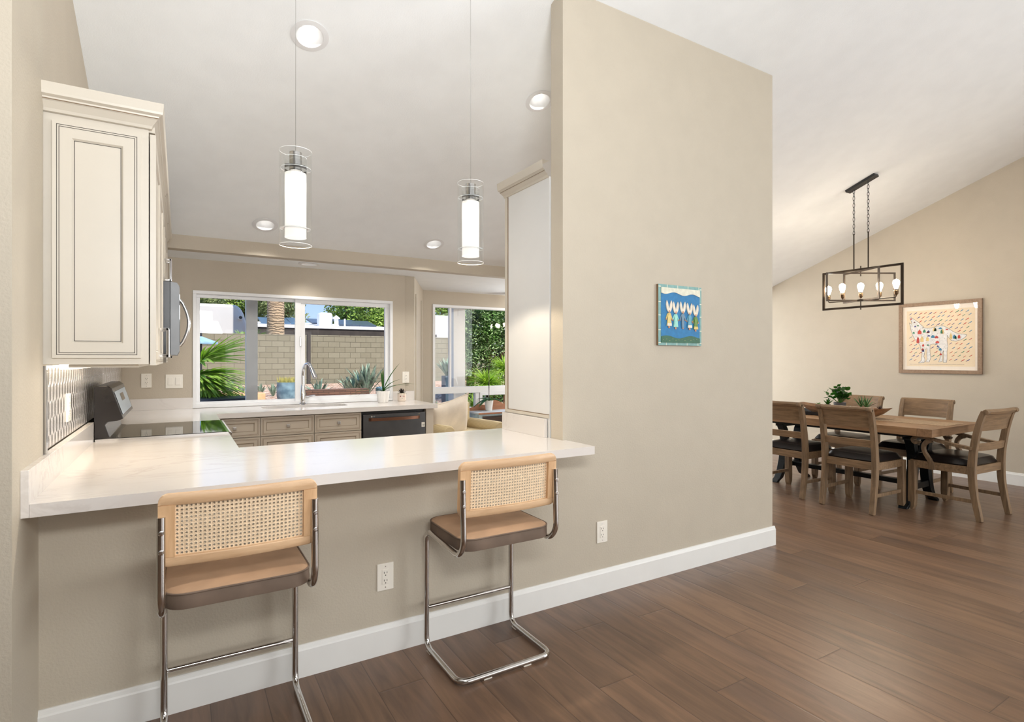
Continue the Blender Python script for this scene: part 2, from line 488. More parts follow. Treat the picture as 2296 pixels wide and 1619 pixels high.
def striped(name, c1, c2, axis, freq):
    m, nt, b = nodes_of(name)
    tc = N(nt, 'ShaderNodeTexCoord')
    sp = N(nt, 'ShaderNodeSeparateXYZ'); L(nt, tc, 'Object', sp, 0)
    s = M2(nt, 'SINE', M2(nt, 'MULTIPLY', sp.outputs['XYZ'.index(axis)], freq))
    mr = N(nt, 'ShaderNodeMapRange'); mr.inputs[1].default_value = -0.2; mr.inputs[2].default_value = 0.4
    nt.links.new(s, mr.inputs[0])
    nt.links.new(mixc(nt, mr.outputs[0], c1, c2), b.inputs['Base Color'])
    b.inputs['Roughness'].default_value = 0.9
striped('stripe_cloth', srgb(212, 196, 160), srgb(178, 156, 112), 'Z', 760)
def palm_bark():
    m, nt, b = nodes_of('palm_bark')
    tc = N(nt, 'ShaderNodeTexCoord')
    sp = N(nt, 'ShaderNodeSeparateXYZ'); L(nt, tc, 'Object', sp, 0)
    nz = N(nt, 'ShaderNodeTexNoise'); nz.inputs['Scale'].default_value = 5; nz.inputs['Detail'].default_value = 6
    L(nt, tc, 'Object', nz, 'Vector')
    s = M2(nt, 'SINE', M2(nt, 'ADD', M2(nt, 'MULTIPLY', sp.outputs[2], 62.0), M2(nt, 'MULTIPLY', nz.outputs[0], 14.0)))
    f = M2(nt, 'MULTIPLY', M2(nt, 'ADD', s, 1.0), 0.5)
    n2 = N(nt, 'ShaderNodeTexNoise'); n2.inputs['Scale'].default_value = 16; n2.inputs['Detail'].default_value = 5
    L(nt, tc, 'Object', n2, 'Vector')
    c = mixc(nt, M2(nt, 'MULTIPLY', f, n2.outputs[0]), srgb(190, 164, 132), srgb(116, 94, 70))
    nt.links.new(c, b.inputs['Base Color']); b.inputs['Roughness'].default_value = 0.95
    bp = N(nt, 'ShaderNodeBump'); bp.inputs['Strength'].default_value = 0.8; bp.inputs['Distance'].default_value = 0.03
    nt.links.new(f, bp.inputs['Height']); L(nt, bp, 'Normal', b, 'Normal')
palm_bark()

# ------------------------------------------------------------------ mesh helpers
class MB:
    """Collects shapes; build() links them as one mesh object."""
    def __init__(s):
        s.bm = bmesh.new()
        s.mi = 0
    def _f(s, vs):
        try:
            f = s.bm.faces.new(vs)
            f.material_index = s.mi
            return f
        except ValueError:
            return None
    def quad(s, a, b, c, d):
        s._f([s.bm.verts.new(p) for p in (a, b, c, d)])
        return s
    def poly(s, pts):
        s._f([s.bm.verts.new(p) for p in pts])
        return s
    def box(s, x0, x1, y0, y1, z0, z1, M=None):
        P = [Vector(p) for p in ((x0, y0, z0), (x1, y0, z0), (x1, y1, z0), (x0, y1, z0), (x0, y0, z1), (x1, y0, z1), (x1, y1, z1), (x0, y1, z1))]
        if M is not None:
            P = [M @ p for p in P]
        v = [s.bm.verts.new(p) for p in P]
        for f in ((3, 2, 1, 0), (4, 5, 6, 7), (0, 1, 5, 4), (1, 2, 6, 5), (2, 3, 7, 6), (3, 0, 4, 7)):
            s._f([v[i] for i in f])
        return s
    def bbox(s, x0, x1, y0, y1, z0, z1, r=0.004, M=None, seg=2):
        """Box with bevelled edges."""
        t = bmesh.new()
        v = [t.verts.new(p) for p in ((x0, y0, z0), (x1, y0, z0), (x1, y1, z0), (x0, y1, z0), (x0, y0, z1), (x1, y0, z1), (x1, y1, z1), (x0, y1, z1))]
        for f in ((3, 2, 1, 0), (4, 5, 6, 7), (0, 1, 5, 4), (1, 2, 6, 5), (2, 3, 7, 6), (3, 0, 4, 7)):
            t.faces.new([v[i] for i in f])
        bmesh.ops.bevel(t, geom=list(t.edges), offset=r, segments=seg, affect='EDGES', profile=0.6)
        s.merge(t, M)
        return s
    def merge(s, t, M=None):
        mp = {}
        for v in t.verts:
            mp[v] = s.bm.verts.new(M @ v.co if M is not None else v.co)
        for f in t.faces:
            s._f([mp[v] for v in f.verts])
        t.free()
    def prism(s, pts, ax, a0, a1):
        """2D polygon extruded along axis 'X','Y' or 'Z'."""
        def P(p, a):
            return {'X': (a, p[0], p[1]), 'Y': (p[0], a, p[1]), 'Z': (p[0], p[1], a)}[ax]
        lo = [s.bm.verts.new(P(p, a0)) for p in pts]
        hi = [s.bm.verts.new(P(p, a1)) for p in pts]
        s._f(lo[::-1]); s._f(hi)
        n = len(pts)
        for i in range(n):
            s._f([lo[i], lo[(i + 1) % n], hi[(i + 1) % n], hi[i]])
        return s
    def tube(s, pts, r, seg=10, caps=True, closed=False):
        pts = [Vector(p) for p in pts]
        n = len(pts)
        rs = r if isinstance(r, (list, tuple)) else [r] * n
        rings = []
        up = None
        for i in range(n):
            if closed:
                t = pts[(i + 1) % n] - pts[i - 1]
            else:
                t = pts[min(i + 1, n - 1)] - pts[max(i - 1, 0)]
            t.normalize()
            if up is None:
                up = Vector((0, 0, 1)) if abs(t.z) < 0.9 else Vector((1, 0, 0))
            a = t.cross(up)
            if a.length < 1e-4:
                a = t.orthogonal()
            a.normalize()
            b = a.cross(t).normalized()
            up = b
            rings.append([s.bm.verts.new(pts[i] + (a * math.cos(2 * PI * k / seg) + b * math.sin(2 * PI * k / seg)) * rs[i]) for k in range(seg)])
        for i in range(n if closed else n - 1):
            A, B = rings[i], rings[(i + 1) % n]
            for k in range(seg):
                s._f([A[k], A[(k + 1) % seg], B[(k + 1) % seg], B[k]])
        if caps and not closed:
            s._f(rings[0][::-1]); s._f(rings[-1])
        return s
    def lathe(s, prof, c=(0, 0, 0), seg=24, M=None, cap0=True, cap1=True):
        """Profile of (radius, height) turned about Z."""
        rings = []
        for r, z in prof:
            ring = []
            for k in range(seg):
                p = Vector((c[0] + r * math.cos(2 * PI * k / seg), c[1] + r * math.sin(2 * PI * k / seg), c[2] + z))
                ring.append(s.bm.verts.new(M @ p if M is not None else p))
            rings.append(ring)
        for A, B in zip(rings, rings[1:]):
            for k in range(seg):
                s._f([A[k], A[(k + 1) % seg], B[(k + 1) % seg], B[k]])
        if cap0: s._f(rings[0][::-1])
        if cap1: s._f(rings[-1])
        return s
    def ball(s, c, r, seg=12, sq=(1, 1, 1)):
        t = bmesh.new()
        bmesh.ops.create_uvsphere(t, u_segments=seg, v_segments=max(6, seg // 2), radius=r)
        s.merge(t, Matrix.Translation(c) @ Matrix.Diagonal((sq[0], sq[1], sq[2], 1)))
        return s
    def leaf(s, base, d, up, ln, w, bend=0.3, segs=4, thick=0.0):
        """A pointed blade from base along d, curving toward -up by bend."""
        d = Vector(d).normalized(); up = Vector(up)
        side = d.cross(up)
        if side.length < 1e-3: side = d.orthogonal()
        side.normalize()
        nup = side.cross(d).normalized()
        prev = None
        for i in range(segs + 1):
            t = i / segs
            ww = w * (math.sin(PI * (0.12 + 0.88 * t)) ** 0.8 if t < 1 else 0.02) * 0.5
            p = Vector(base) + d * ln * t - nup * bend * ln * t * t
            a = s.bm.verts.new(p - side * ww + nup * ww * 0.35); m_ = s.bm.verts.new(p); b = s.bm.verts.new(p + side * ww + nup * ww * 0.35)
            if prev:
                s._f([prev[0], prev[1], m_, a]); s._f([prev[1], prev[2], b, m_])
            prev = (a, m_, b)
        return s
    def build(s, name, mats, parent=None, smooth=False, local=True, bevel=0.0, solid=0.0, auto=True):
        me = bpy.data.meshes.new(name)
        if parent is not None and not local:
            w = Matrix.Identity(4); q = parent
            while q is not None:
                w = Matrix.Translation(q.location) @ q.rotation_euler.to_matrix().to_4x4() @ w
                q = q.parent
            bmesh.ops.transform(s.bm, matrix=w.inverted(), verts=s.bm.verts)
        bmesh.ops.recalc_face_normals(s.bm, faces=s.bm.faces) if auto else None
        s.bm.to_mesh(me)
        s.bm.free()
        for m in (mats if isinstance(mats, (list, tuple)) else [mats]):
            me.materials.append(MATS[m])
        if smooth:
            for p in me.polygons: p.use_smooth = True
            try:
                me.set_sharp_from_angle(angle=math.radians(38))
            except Exception:
                pass
        o = bpy.data.objects.new(name, me)
        COL.objects.link(o)
        if parent is not None:
            o.parent = parent
        if bevel:
            bv = o.modifiers.new('bevel', 'BEVEL'); bv.width = bevel; bv.segments = 2; bv.limit_method = 'ANGLE'
        if solid:
            so = o.modifiers.new('solid', 'SOLIDIFY'); so.thickness = solid; so.offset = 0
        return o

def tag(o, label, cat, group=None, kind=None):
    if label: o['label'] = label
    if cat: o['category'] = cat
    if group: o['group'] = group
    if kind: o['kind'] = kind
    return o
def thing(name, label, cat, loc=(0, 0, 0), rotz=0.0, group=None):
    o = bpy.data.objects.new(name, None)
    o.empty_display_size = 0.1
    COL.objects.link(o)
    o.location = loc
    o.rotation_euler = (0, 0, rotz)
    return tag(o, label, cat, group)
def struct(o, label=None):
    o['kind'] = 'structure'
    if label: o['label'] = label
    return o
def dup(root, loc, rotz=0.0, label=None, group=None):
    r = root.copy(); COL.objects.link(r); r.location = loc; r.rotation_euler = (0, 0, rotz)
    if label: r['label'] = label
    if group: r['group'] = group
    def rec(src, dst):
        for ch in [c for c in bpy.data.objects if c.parent == src]:
            c = ch.copy(); COL.objects.link(c); c.parent = dst
            rec(ch, c)
    rec(root, r)
    return r

def plate(outer, holes, z0, z1):
    """Mesh of a flat polygon with holes, extruded in Z (returns a bmesh)."""
    cu = bpy.data.curves.new('tmp', 'CURVE')
    cu.dimensions = '2D'; cu.fill_mode = 'BOTH'; cu.extrude = (z1 - z0) / 2
    for pts in [outer] + list(holes):
        sp = cu.splines.new('POLY'); sp.points.add(len(pts) - 1)
        for i, p in enumerate(pts): sp.points[i].co = (p[0], p[1], 0, 1)
        sp.use_cyclic_u = True
    o = bpy.data.objects.new('tmp', cu); COL.objects.link(o)
    bpy.context.view_layer.update()
    me = bpy.data.meshes.new_from_object(o.evaluated_get(bpy.context.evaluated_depsgraph_get()))
    t = bmesh.new(); t.from_mesh(me)
    bmesh.ops.translate(t, verts=t.verts, vec=(0, 0, (z0 + z1) / 2))
    bpy.data.objects.remove(o); bpy.data.curves.remove(cu); bpy.data.meshes.remove(me)
    return t
def circ(x, y, r, n=24): return [(x + r * math.cos(2 * PI * k / n), y + r * math.sin(2 * PI * k / n)) for k in range(n)]
def rrect(x0, x1, y0, y1, r, n=5):
    P = []
    for cx, cy, a in ((x1 - r, y1 - r, 0), (x0 + r, y1 - r, PI / 2), (x0 + r, y0 + r, PI), (x1 - r, y0 + r, 1.5 * PI)):
        for k in range(n + 1):
            t = a + PI / 2 * k / n
            P.append((cx + r * math.cos(t), cy + r * math.sin(t)))
    return P
def arc_path(pts, r, n=6):
    """Polyline with rounded corners."""
    pts = [Vector(p) for p in pts]
    out = [pts[0]]
    for i in range(1, len(pts) - 1):
        a = (pts[i - 1] - pts[i]); b = (pts[i + 1] - pts[i])
        rr = min(r, a.length * 0.49, b.length * 0.49)
        pa = pts[i] + a.normalized() * rr; pb = pts[i] + b.normalized() * rr
        for k in range(n + 1):
            t = k / n
            out.append(pa * (1 - t) ** 2 + pts[i] * 2 * t * (1 - t) + pb * t * t)
    out.append(pts[-1])
    return out
def text_mesh(body, size, M, parent, matname, name='lettering', ext=0.0005):
    cu = bpy.data.curves.new('t', 'FONT'); cu.body = body; cu.size = size; cu.extrude = ext; cu.align_x = 'CENTER'; cu.align_y = 'CENTER'
    o = bpy.data.objects.new('t', cu); COL.objects.link(o)
    bpy.context.view_layer.update()
    me = bpy.data.meshes.new_from_object(o.evaluated_get(bpy.context.evaluated_depsgraph_get()))
    bpy.data.objects.remove(o); bpy.data.curves.remove(cu)
    me.transform(M); me.materials.clear(); me.materials.append(MATS[matname])
    r = bpy.data.objects.new(name, me); COL.objects.link(r); r.parent = parent
    return r
mat('glazed_pot', srgb(128, 158, 168), 0.35, var=0.3, scale=5, col2=srgb(84, 112, 126))
# ------------------------------------------------------------------ room shell
SL, CC = 0.3635, 4.385
TH = math.atan(SL)
def zc(y): return CC - SL * y
YR = 0.30
YB, ZS = 5.42, 2.30          # beam face, flat ceiling beyond it
YWN, YNK, XD = 5.93, 7.0, 7.80
XL = -0.45

struct(MB().box(-6.2, 8.0, -6.2, 7.2, -0.12, 0).build('floor', 'floor_planks'), 'brown wide plank wood floor')

# sloped ceiling with round holes for the recessed cans
CANS = [(0.631, 3.271), (2.187, 3.268), (0.627, 5.139), (2.173, 5.136)]
yc0, yc1 = YR, YB + 0.0
S = lambda y: (y - YR) / math.cos(TH)
RC = 0.074
holes = [circ(x, S(y), RC, 32) for x, y in CANS]
t = plate([(-6.2, 0), (8.0, 0), (8.0, S(YB) + 0.02), (-6.2, S(YB) + 0.02)], holes, 0, 0.03)
mb = MB()
MC = Matrix.Translation((0, YR, zc(YR))) @ Matrix.Rotation(-TH, 4, 'X')
mb.merge(t, MC)
# the other slope of the vault, behind the camera
y2 = -6.2
z2 = zc(YR) - SL * (YR - y2)
mb.quad((-6.2, YR, zc(YR)), (8.0, YR, zc(YR)), (8.0, y2, z2), (-6.2, y2, z2))
struct(mb.build('ceiling', 'ceiling_paint', auto=False), 'white textured vaulted ceiling')
# flat lower ceiling over the window side and the nook
SOF = (1.085, 5.666)
t = plate([(-0.7, YB + 0.10), (8.0, YB + 0.10), (8.0, 7.2), (-0.7, 7.2)], [circ(SOF[0], SOF[1], RC, 32)], ZS, ZS + 0.03)
mb = MB(); mb.merge(t)
struct(mb.build('ceiling_nook', 'ceiling_paint', auto=False), 'flat white ceiling over the breakfast nook')
struct(MB().box(-0.7, 8.0, YB, YB + 0.11, ZS - 0.002, zc(YB) + 0.02).build('trim_beam', 'kitchen_paint'), 'beige beam where the sloped ceiling ends')
# roof keeps the sun out
mb = MB()
mb.prism([(YR, zc(YR) + 0.25), (7.6, zc(7.6) + 0.95), (7.6, zc(7.6) + 1.05), (YR, zc(YR) + 0.35), (-6.8, z2 + 0.10), (-6.8, z2 - 0.0)], 'X', -6.6, 8.6)
struct(mb.build('roof', 'roof_white'), 'roof of the house')

# walls
struct(MB().box(-0.425, 1.847, 2.526, 2.64, 0, 0.872).build('wall_half', 'wall_paint'), 'beige half wall under the breakfast bar')
mb = MB()
mb.prism([(2.526, 0), (2.64, 0), (2.64, zc(2.64) + 0.02), (2.526, zc(2.526) + 0.02)], 'X', 1.847, 3.758)
struct(mb.build('wall_partition', 'wall_paint'), 'tall beige partition wall between the kitchen and the dining area')
def slope_wall(name, x0, x1, ya, yb, m, lab):
    mb = MB(); mb.prism([(ya, 0), (yb, 0), (yb, zc(yb) + 0.02), (ya, zc(ya) + 0.02)], 'X', x0, x1)
    return struct(mb.build(name, m), lab)
slope_wall('wall_left', -0.60, -0.425, 2.164, 2.60, 'wall_paint', 'beige wall end left of the breakfast bar')
slope_wall('wall_kitchen', -0.60, XL, 2.60, YB + 0.3, 'kitchen_paint', 'beige kitchen side wall')
struct(MB().box(-0.60, XL, YB + 0.3, YWN + 0.1, 0, ZS).build('wall_corner', 'kitchen_paint'))
mb = MB(); mb.prism([(-6.2, 0), (-0.60, 0), (-0.60, zc(2.17)), (-6.2, zc(2.17))], 'Y', 2.164, 2.30)
struct(mb.build('wall_near', 'wall_paint'), 'beige wall at the left edge of the view')
mb = MB(); mb.prism([(-6.2, 0), (7.2, 0), (7.2, ZS), (YB + 0.1, ZS), (YB + 0.1, zc(YB) + 0.02), (YR, zc(YR) + 0.02), (-6.2, z2 + 0.02)], 'X', XD, XD + 0.12)
struct(mb.build('wall_dining', 'wall_paint'), 'beige end wall of the dining area')
mb = MB(); mb.prism([(-6.2, 0), (2.17, 0), (2.17, zc(2.17)), (YR, zc(YR)), (-6.2, z2)], 'X', -6.2, -6.08)
struct(mb.build('wall_living_left', 'wall_paint'))
struct(MB().box(-6.2, 8.0, -6.2, -6.08, 0, z2 + 0.03).build('wall_living_back', 'wall_paint'))

# kitchen window wall, with the window opening
WX0, WX1, WZ0, WZ1 = 0.104, 2.016, 0.926, 2.010
mb = MB()
for a in ((-0.6, WX0, 0, ZS), (WX1, 2.159, 0, ZS), (WX0, WX1, 0, WZ0 - 0.012), (WX0, WX1, WZ1, ZS)):
    mb.box(a[0], a[1], YWN, YWN + 0.12, a[2], a[3])
struct(mb.build('wall_window', 'kitchen_paint'), 'beige kitchen wall around the sink window')
struct(MB().prism([(2.27, YWN), (2.80, YNK), (2.80, YNK + 0.12), (2.70, YNK + 0.12), (2.16, YWN + 0.12), (2.16, YWN + 0.02)], 'Z', 0, ZS).build('wall_return', 'kitchen_paint'), 'beige angled bay wall between the sink window and the nook')
# nook wall with its opening
NX0, NX1, NZ0, NZ1 = 2.941, 4.75, 0.22, 2.116
mb = MB()
for a in ((2.801, NX0, 0, ZS), (NX1, XD, 0, ZS), (NX0, NX1, 0, NZ0), (NX0, NX1, NZ1, ZS)):
    mb.box(a[0], a[1], YNK, YNK + 0.12, a[2], a[3])
struct(mb.build('wall_nook', 'kitchen_paint'), 'beige wall of the breakfast nook')
dv = Vector((0.53, YNK - YWN, 0)).normalized(); nv = Vector((dv.y, -dv.x, 0))
mb = MB()
for s0_, s1_ in ((0.12, 0.20), (0.86, 0.94)):
    p0 = Vector((2.27, YWN, 0)) + dv * s0_; p1 = Vector((2.27, YWN, 0)) + dv * s1_
    mb.prism([(p0.x, p0.y), (p1.x, p1.y), (p1.x + nv.x * .012, p1.y + nv.y * .012), (p0.x + nv.x * .012, p0.y + nv.y * .012)], 'Z', 0, 2.12)
struct(mb.build('trim_1', 'wall_paint'), 'beige upright casing on the angled bay wall')

# baseboards
def baseboard(name, axis, a0, a1, face, sgn, h=0.137, ends=True):
    """Profiled board; face is the wall plane, sgn the side it projects to."""
    pr = [(0, 0), (0.017, 0), (0.017, h - 0.022), (0.013, h - 0.016), (0.010, h - 0.004), (0.006, h), (0, h)]
    pts = [(face + sgn * p[0], p[1]) for p in pr]
    mb = MB()
    if axis == 'X':
        mb.prism(pts, 'X', a0, a1)
    else:
        mb.prism([(p[0], p[1]) for p in pts], 'Y', a0, a1)
    return struct(mb.build(name, 'trim_white'), 'white baseboard')
baseboard('baseboard_front', 'X', -0.425, 3.775, 2.526, -1)
mb = MB(); mb.prism([(3.758, 0), (3.775, 0), (3.775, 0.115), (3.768, 0.133), (3.758, 0.137)], 'Y', 2.527, 2.66)
struct(mb.build('baseboard_end', 'trim_white'))
baseboard('baseboard_dining', 'Y', -6.0, 7.0, XD, -1)

# ------------------------------------------------------------------ windows
def bars(mb, x0, x1, z0, z1, w, y0, y1):
    mb.bbox(x0, x1, y0, y1, z1 - w, z1, 0.003); mb.bbox(x0, x1, y0, y1, z0, z0 + w, 0.003)
    mb.bbox(x0, x0 + w, y0, y1, z0 + w, z1 - w, 0.003); mb.bbox(x1 - w, x1, y0, y1, z0 + w, z1 - w, 0.003)
win = thing('window_1', None, None, ((WX0 + WX1) / 2, YWN, WZ0)); struct(win, 'white framed sliding window over the sink')
mb = MB(); bars(mb, WX0, WX1, WZ0 - 0.01, WZ1, 0.030, YWN - 0.012, YWN + 0.10)
mb.build('window_frame', 'window_white', win, local=False)
mb = MB(); bars(mb, WX0 + 0.03, 1.055, WZ0 + 0.012, WZ1 - 0.03, 0.030, YWN + 0.05, YWN + 0.085)
mb.bbox(1.005, 1.06, YWN + 0.02, YWN + 0.05, WZ0 + 0.02, WZ1 - 0.03, 0.003)
sl = mb.build('sash', 'window_white', win, local=False)
mb = MB(); mb.bbox(1.045, 1.058, YWN + 0.004, YWN + 0.02, 1.50, 1.60, 0.003); mb.build('latch', 'nickel', sl, local=False)
mb = MB(); bars(mb, 1.06, WX1 - 0.03, WZ0 + 0.02, WZ1 - 0.03, 0.042, YWN + 0.03, YWN + 0.075)
mb.build('sash', 'window_white', win, local=False)
MB().box(WX0 + 0.05, 1.03, YWN + 0.066, YWN + 0.069, WZ0 + 0.03, WZ1 - 0.05).build('pane', 'window_glass', win, local=False)
MB().box(1.09, WX1 - 0.06, YWN + 0.052, YWN + 0.055, WZ0 + 0.05, WZ1 - 0.06).build('pane', 'window_glass', win, local=False)

win = thing('window_2', None, None, ((NX0 + NX1) / 2, YNK, NZ0)); struct(win, 'white framed window of the breakfast nook')
mb = MB(); bars(mb, NX0, NX1, NZ0, NZ1, 0.035, YNK - 0.01, YNK + 0.10)
mb.bbox(NX0, NX1, YNK, YNK + 0.09, 0.895, 0.985, 0.004)
mb.bbox(3.60, 3.66, YNK + 0.01, YNK + 0.08, NZ0, 0.90, 0.003)
mb.bbox(3.205, 3.235, YNK + 0.03, YNK + 0.08, 0.98, NZ1 - 0.03, 0.003)
mb.build('window_frame', 'window_white', win, local=False)
mb = MB(); bars(mb, 3.665, NX1 - 0.04, NZ0 + 0.03, 0.895, 0.04, YNK + 0.0, YNK + 0.06)
mb.build('sash', 'window_white', win, local=False)
MB().box(NX0 + 0.03, NX1 - 0.03, YNK + 0.060, YNK + 0.063, 0.985, NZ1 - 0.03).build('pane', 'window_glass', win, local=False)
MB().box(NX0 + 0.03, 3.60, YNK + 0.060, YNK + 0.063, NZ0 + 0.03, 0.90).build('pane', 'window_glass', win, local=False)
MB().box(3.70, NX1 - 0.08, YNK + 0.030, YNK + 0.033, NZ0 + 0.06, 0.86).build('pane', 'window_glass', win, local=False)

# ------------------------------------------------------------------ recessed lights
def can_light(M, label, group, watts, world_loc):
    r = thing('recessed_light', label, 'ceiling light', world_loc, 0, group)
    Ml = Matrix.Translation(-Vector(world_loc)) @ M
    mb = MB(); mb.lathe([(RC - 0.003, 0.004), (RC + 0.026, 0.000), (RC + 0.028, -0.004), (RC, -0.007), (RC - 0.003, -0.004)], seg=36, M=Ml, cap0=False, cap1=False)
    mb.build('trim_ring', 'can_white', r, smooth=True)
    mb = MB(); mb.lathe([(RC - 0.003, -0.004), (RC - 0.012, 0.03), (RC - 0.020, 0.075), (RC - 0.022, 0.10)], seg=36, M=Ml, cap0=False, cap1=True)
    mb.build('baffle', 'can_white', r, smooth=True)
    mb = MB(); mb.lathe([(0.0001, 0.060), (0.022, 0.061), (0.034, 0.066), (0.036, 0.075)], seg=30, M=Ml, cap0=True, cap1=True)
    mb.build('lens', 'lamp_white', r, smooth=True)
    l = light('spot_of_recessed_light', 'SPOT', (0, 0, 0), watts, (1.0, 0.96, 0.90), spot_size=math.radians(120), spot_blend=0.7, shadow_soft_size=0.05)
    l.location = M @ Vector((0, 0, -0.012)); l.rotation_euler = (0, 0, 0)
CL = ['nearest the camera, behind the left pendant wire', 'partly cut off by the tall partition wall', 'left of the left glass pendant', 'left of the right glass pendant']
for (x, y), lb in zip(CANS, CL):
    M = Matrix.Translation((x, y, zc(y))) @ Matrix.Rotation(-TH, 4, 'X')
    can_light(M, 'round white recessed light in the sloped ceiling, ' + lb, 'recessed kitchen lights', 46, (x, y, zc(y)))
can_light(Matrix.Translation((SOF[0], SOF[1], ZS)), 'round white recessed light in the low flat ceiling above the sink window', 'recessed kitchen lights', 9, (SOF[0], SOF[1], ZS))
# small lamp on the nook ceiling, half hidden by the tall cabinet
r = thing('nook_ceiling_lamp', 'small white lamp on the nook ceiling, just showing beside the tall cabinet', 'ceiling light', (4.05, 6.70, ZS))
MB().lathe([(0.10, 0), (0.10, -0.02), (0.03, -0.03)], seg=24).build('base', 'can_white', r, smooth=True)
MB().lathe([(0.03, -0.03), (0.09, -0.05), (0.10, -0.09), (0.06, -0.12), (0.001, -0.13)], seg=24).build('shade', 'ceramic_white', r, smooth=True)

# ------------------------------------------------------------------ worktops
CZ, CT = 0.914, 0.042
mb = MB()
mb.merge(plate([(-0.405, 2.270), (1.867, 2.270), (1.867, 2.524), (1.845, 2.524), (1.845, 2.66), (1.832, 2.66), (1.832, 3.18), (0.262, 3.18), (0.262, 3.80), (-0.445, 3.80), (-0.445, 2.61), (-0.423, 2.61), (-0.423, 2.31), (-0.405, 2.31)], [], CZ - CT, CZ))
tag(mb.build('bar_worktop', 'quartz', bevel=0.002), 'white veined quartz worktop of the breakfast bar, nearest the camera', 'worktop')
mb = MB()
sink_hole = rrect(0.66, 1.44, 5.50, 5.83, 0.10, 7)
mb.merge(plate([(-0.445, 4.565), (0.262, 4.565), (0.262, 5.232), (2.253, 5.232), (2.253, 5.915), (-0.445, 5.925)], [sink_hole], CZ - CT, CZ))
tag(mb.build('sink_worktop', 'quartz', bevel=0.002), 'white quartz worktop holding the sink under the window', 'worktop')
def slab(name, x0, x1, y0, y1, z0, z1, label):
    return tag(MB().bbox(x0, x1, y0, y1, z0, z1, 0.0015).build(name, 'quartz'), label, 'splashback')
slab('quartz_upstand', -0.431, -0.405, 2.268, 3.80, CZ - CT, 1.022, 'quartz upstand at the left end of the breakfast bar, under the pressed metal').location.x += 0.0
slab('quartz_upstand', 1.812, 1.832, 2.66, 3.15, CZ, 1.024, 'quartz upstand at the right end of the bar, against the tall cabinet')
slab('quartz_upstand', -0.445, 0.104, 5.912, YWN, CZ, 1.015, 'quartz upstand left of the sink window')
slab('quartz_upstand', 2.016, 2.262, 5.912, YWN, CZ, 1.015, 'quartz upstand right of the sink window, behind the face planter')
# pressed metal splashback
ms = thing('metal_splashback', 'silver pressed metal splashback with rows of ovals behind the stove', 'splashback', (-0.44, 2.62, 1.02))
MB().box(-0.449, -0.436, 2.64, 5.90, 1.024, 1.346).build('metal_sheet', 'pressed_tin', ms, local=False)
mb = MB(); mb.box(-0.449, -0.418, 2.615, 2.638, 1.024, 1.346); mb.build('edge_trim', 'nickel', ms, local=False)

# ------------------------------------------------------------------ sink and faucet
sk = thing('sink', 'stainless undermount kitchen sink below the window', 'sink', (1.05, 5.66, CZ - 0.2))
mb = MB()
o0 = rrect(0.645, 1.455, 5.485, 5.845, 0.11, 7); o1 = rrect(0.66, 1.44, 5.50, 5.83, 0.10, 7); o2 = rrect(0.69, 1.41, 5.53, 5.80, 0.07, 7)
def loft(mb, loops):
    rs = [[mb.bm.verts.new((p[0], p[1], z)) for p in pts] for pts, z in loops]
    for A, B in zip(rs, rs[1:]):
        for k in range(len(A)): mb._f([A[k], A[(k + 1) % len(A)], B[(k + 1) % len(B)], B[k]])
    mb._f(rs[-1])
loft(mb, [(o0, CZ - CT - 0.001), (o1, CZ - CT - 0.001), (o1, CZ - 0.10), (o2, CZ - 0.24)])
mb.build('bowl', 'nickel', sk, local=False, smooth=True)
MB().lathe([(0.045, 0), (0.04, 0.003), (0.001, 0.002)], c=(1.05, 5.66, CZ - 0.239), seg=20).build('drain', 'chrome', sk, local=False)
fc = thing('faucet', 'tall chrome gooseneck faucet with pull-down head behind the sink', 'faucet', (1.062, 5.862, CZ))
mb = MB(); mb.lathe([(0.034, 0), (0.034, 0.012), (0.027, 0.02), (0.027, 0.11), (0.022, 0.15), (0.016, 0.20)], seg=24, cap1=False)
mb.build('body', 'chrome', fc, smooth=True)
P = [(0, 0, 0.15), (0, 0, 0.28)] + [(0.030 * (1 - math.cos(a)), -0.078 * (1 - math.cos(a)), 0.295 + 0.118 * math.sin(a)) for a in [PI * k / 14 for k in range(0, 12)]]
MB().tube(P, 0.0135, 12).build('spout', 'chrome', fc, smooth=True)
e = Vector(P[-1]); d = (Vector(P[-1]) - Vector(P[-2])).normalized()
MB().tube([e, e + d * 0.02, e + d * 0.09, e + d * 0.115], [0.0145, 0.017, 0.021, 0.022], 14).build('spray_head', 'nickel', fc, smooth=True)
mb = MB(); mb.tube([(0.02, 0, 0.075), (0.055, -0.002, 0.078), (0.10, -0.01, 0.088), (0.118, -0.012, 0.088)], [0.014, 0.010, 0.007, 0.006], 12)
mb.build('lever', 'chrome', fc, smooth=True)

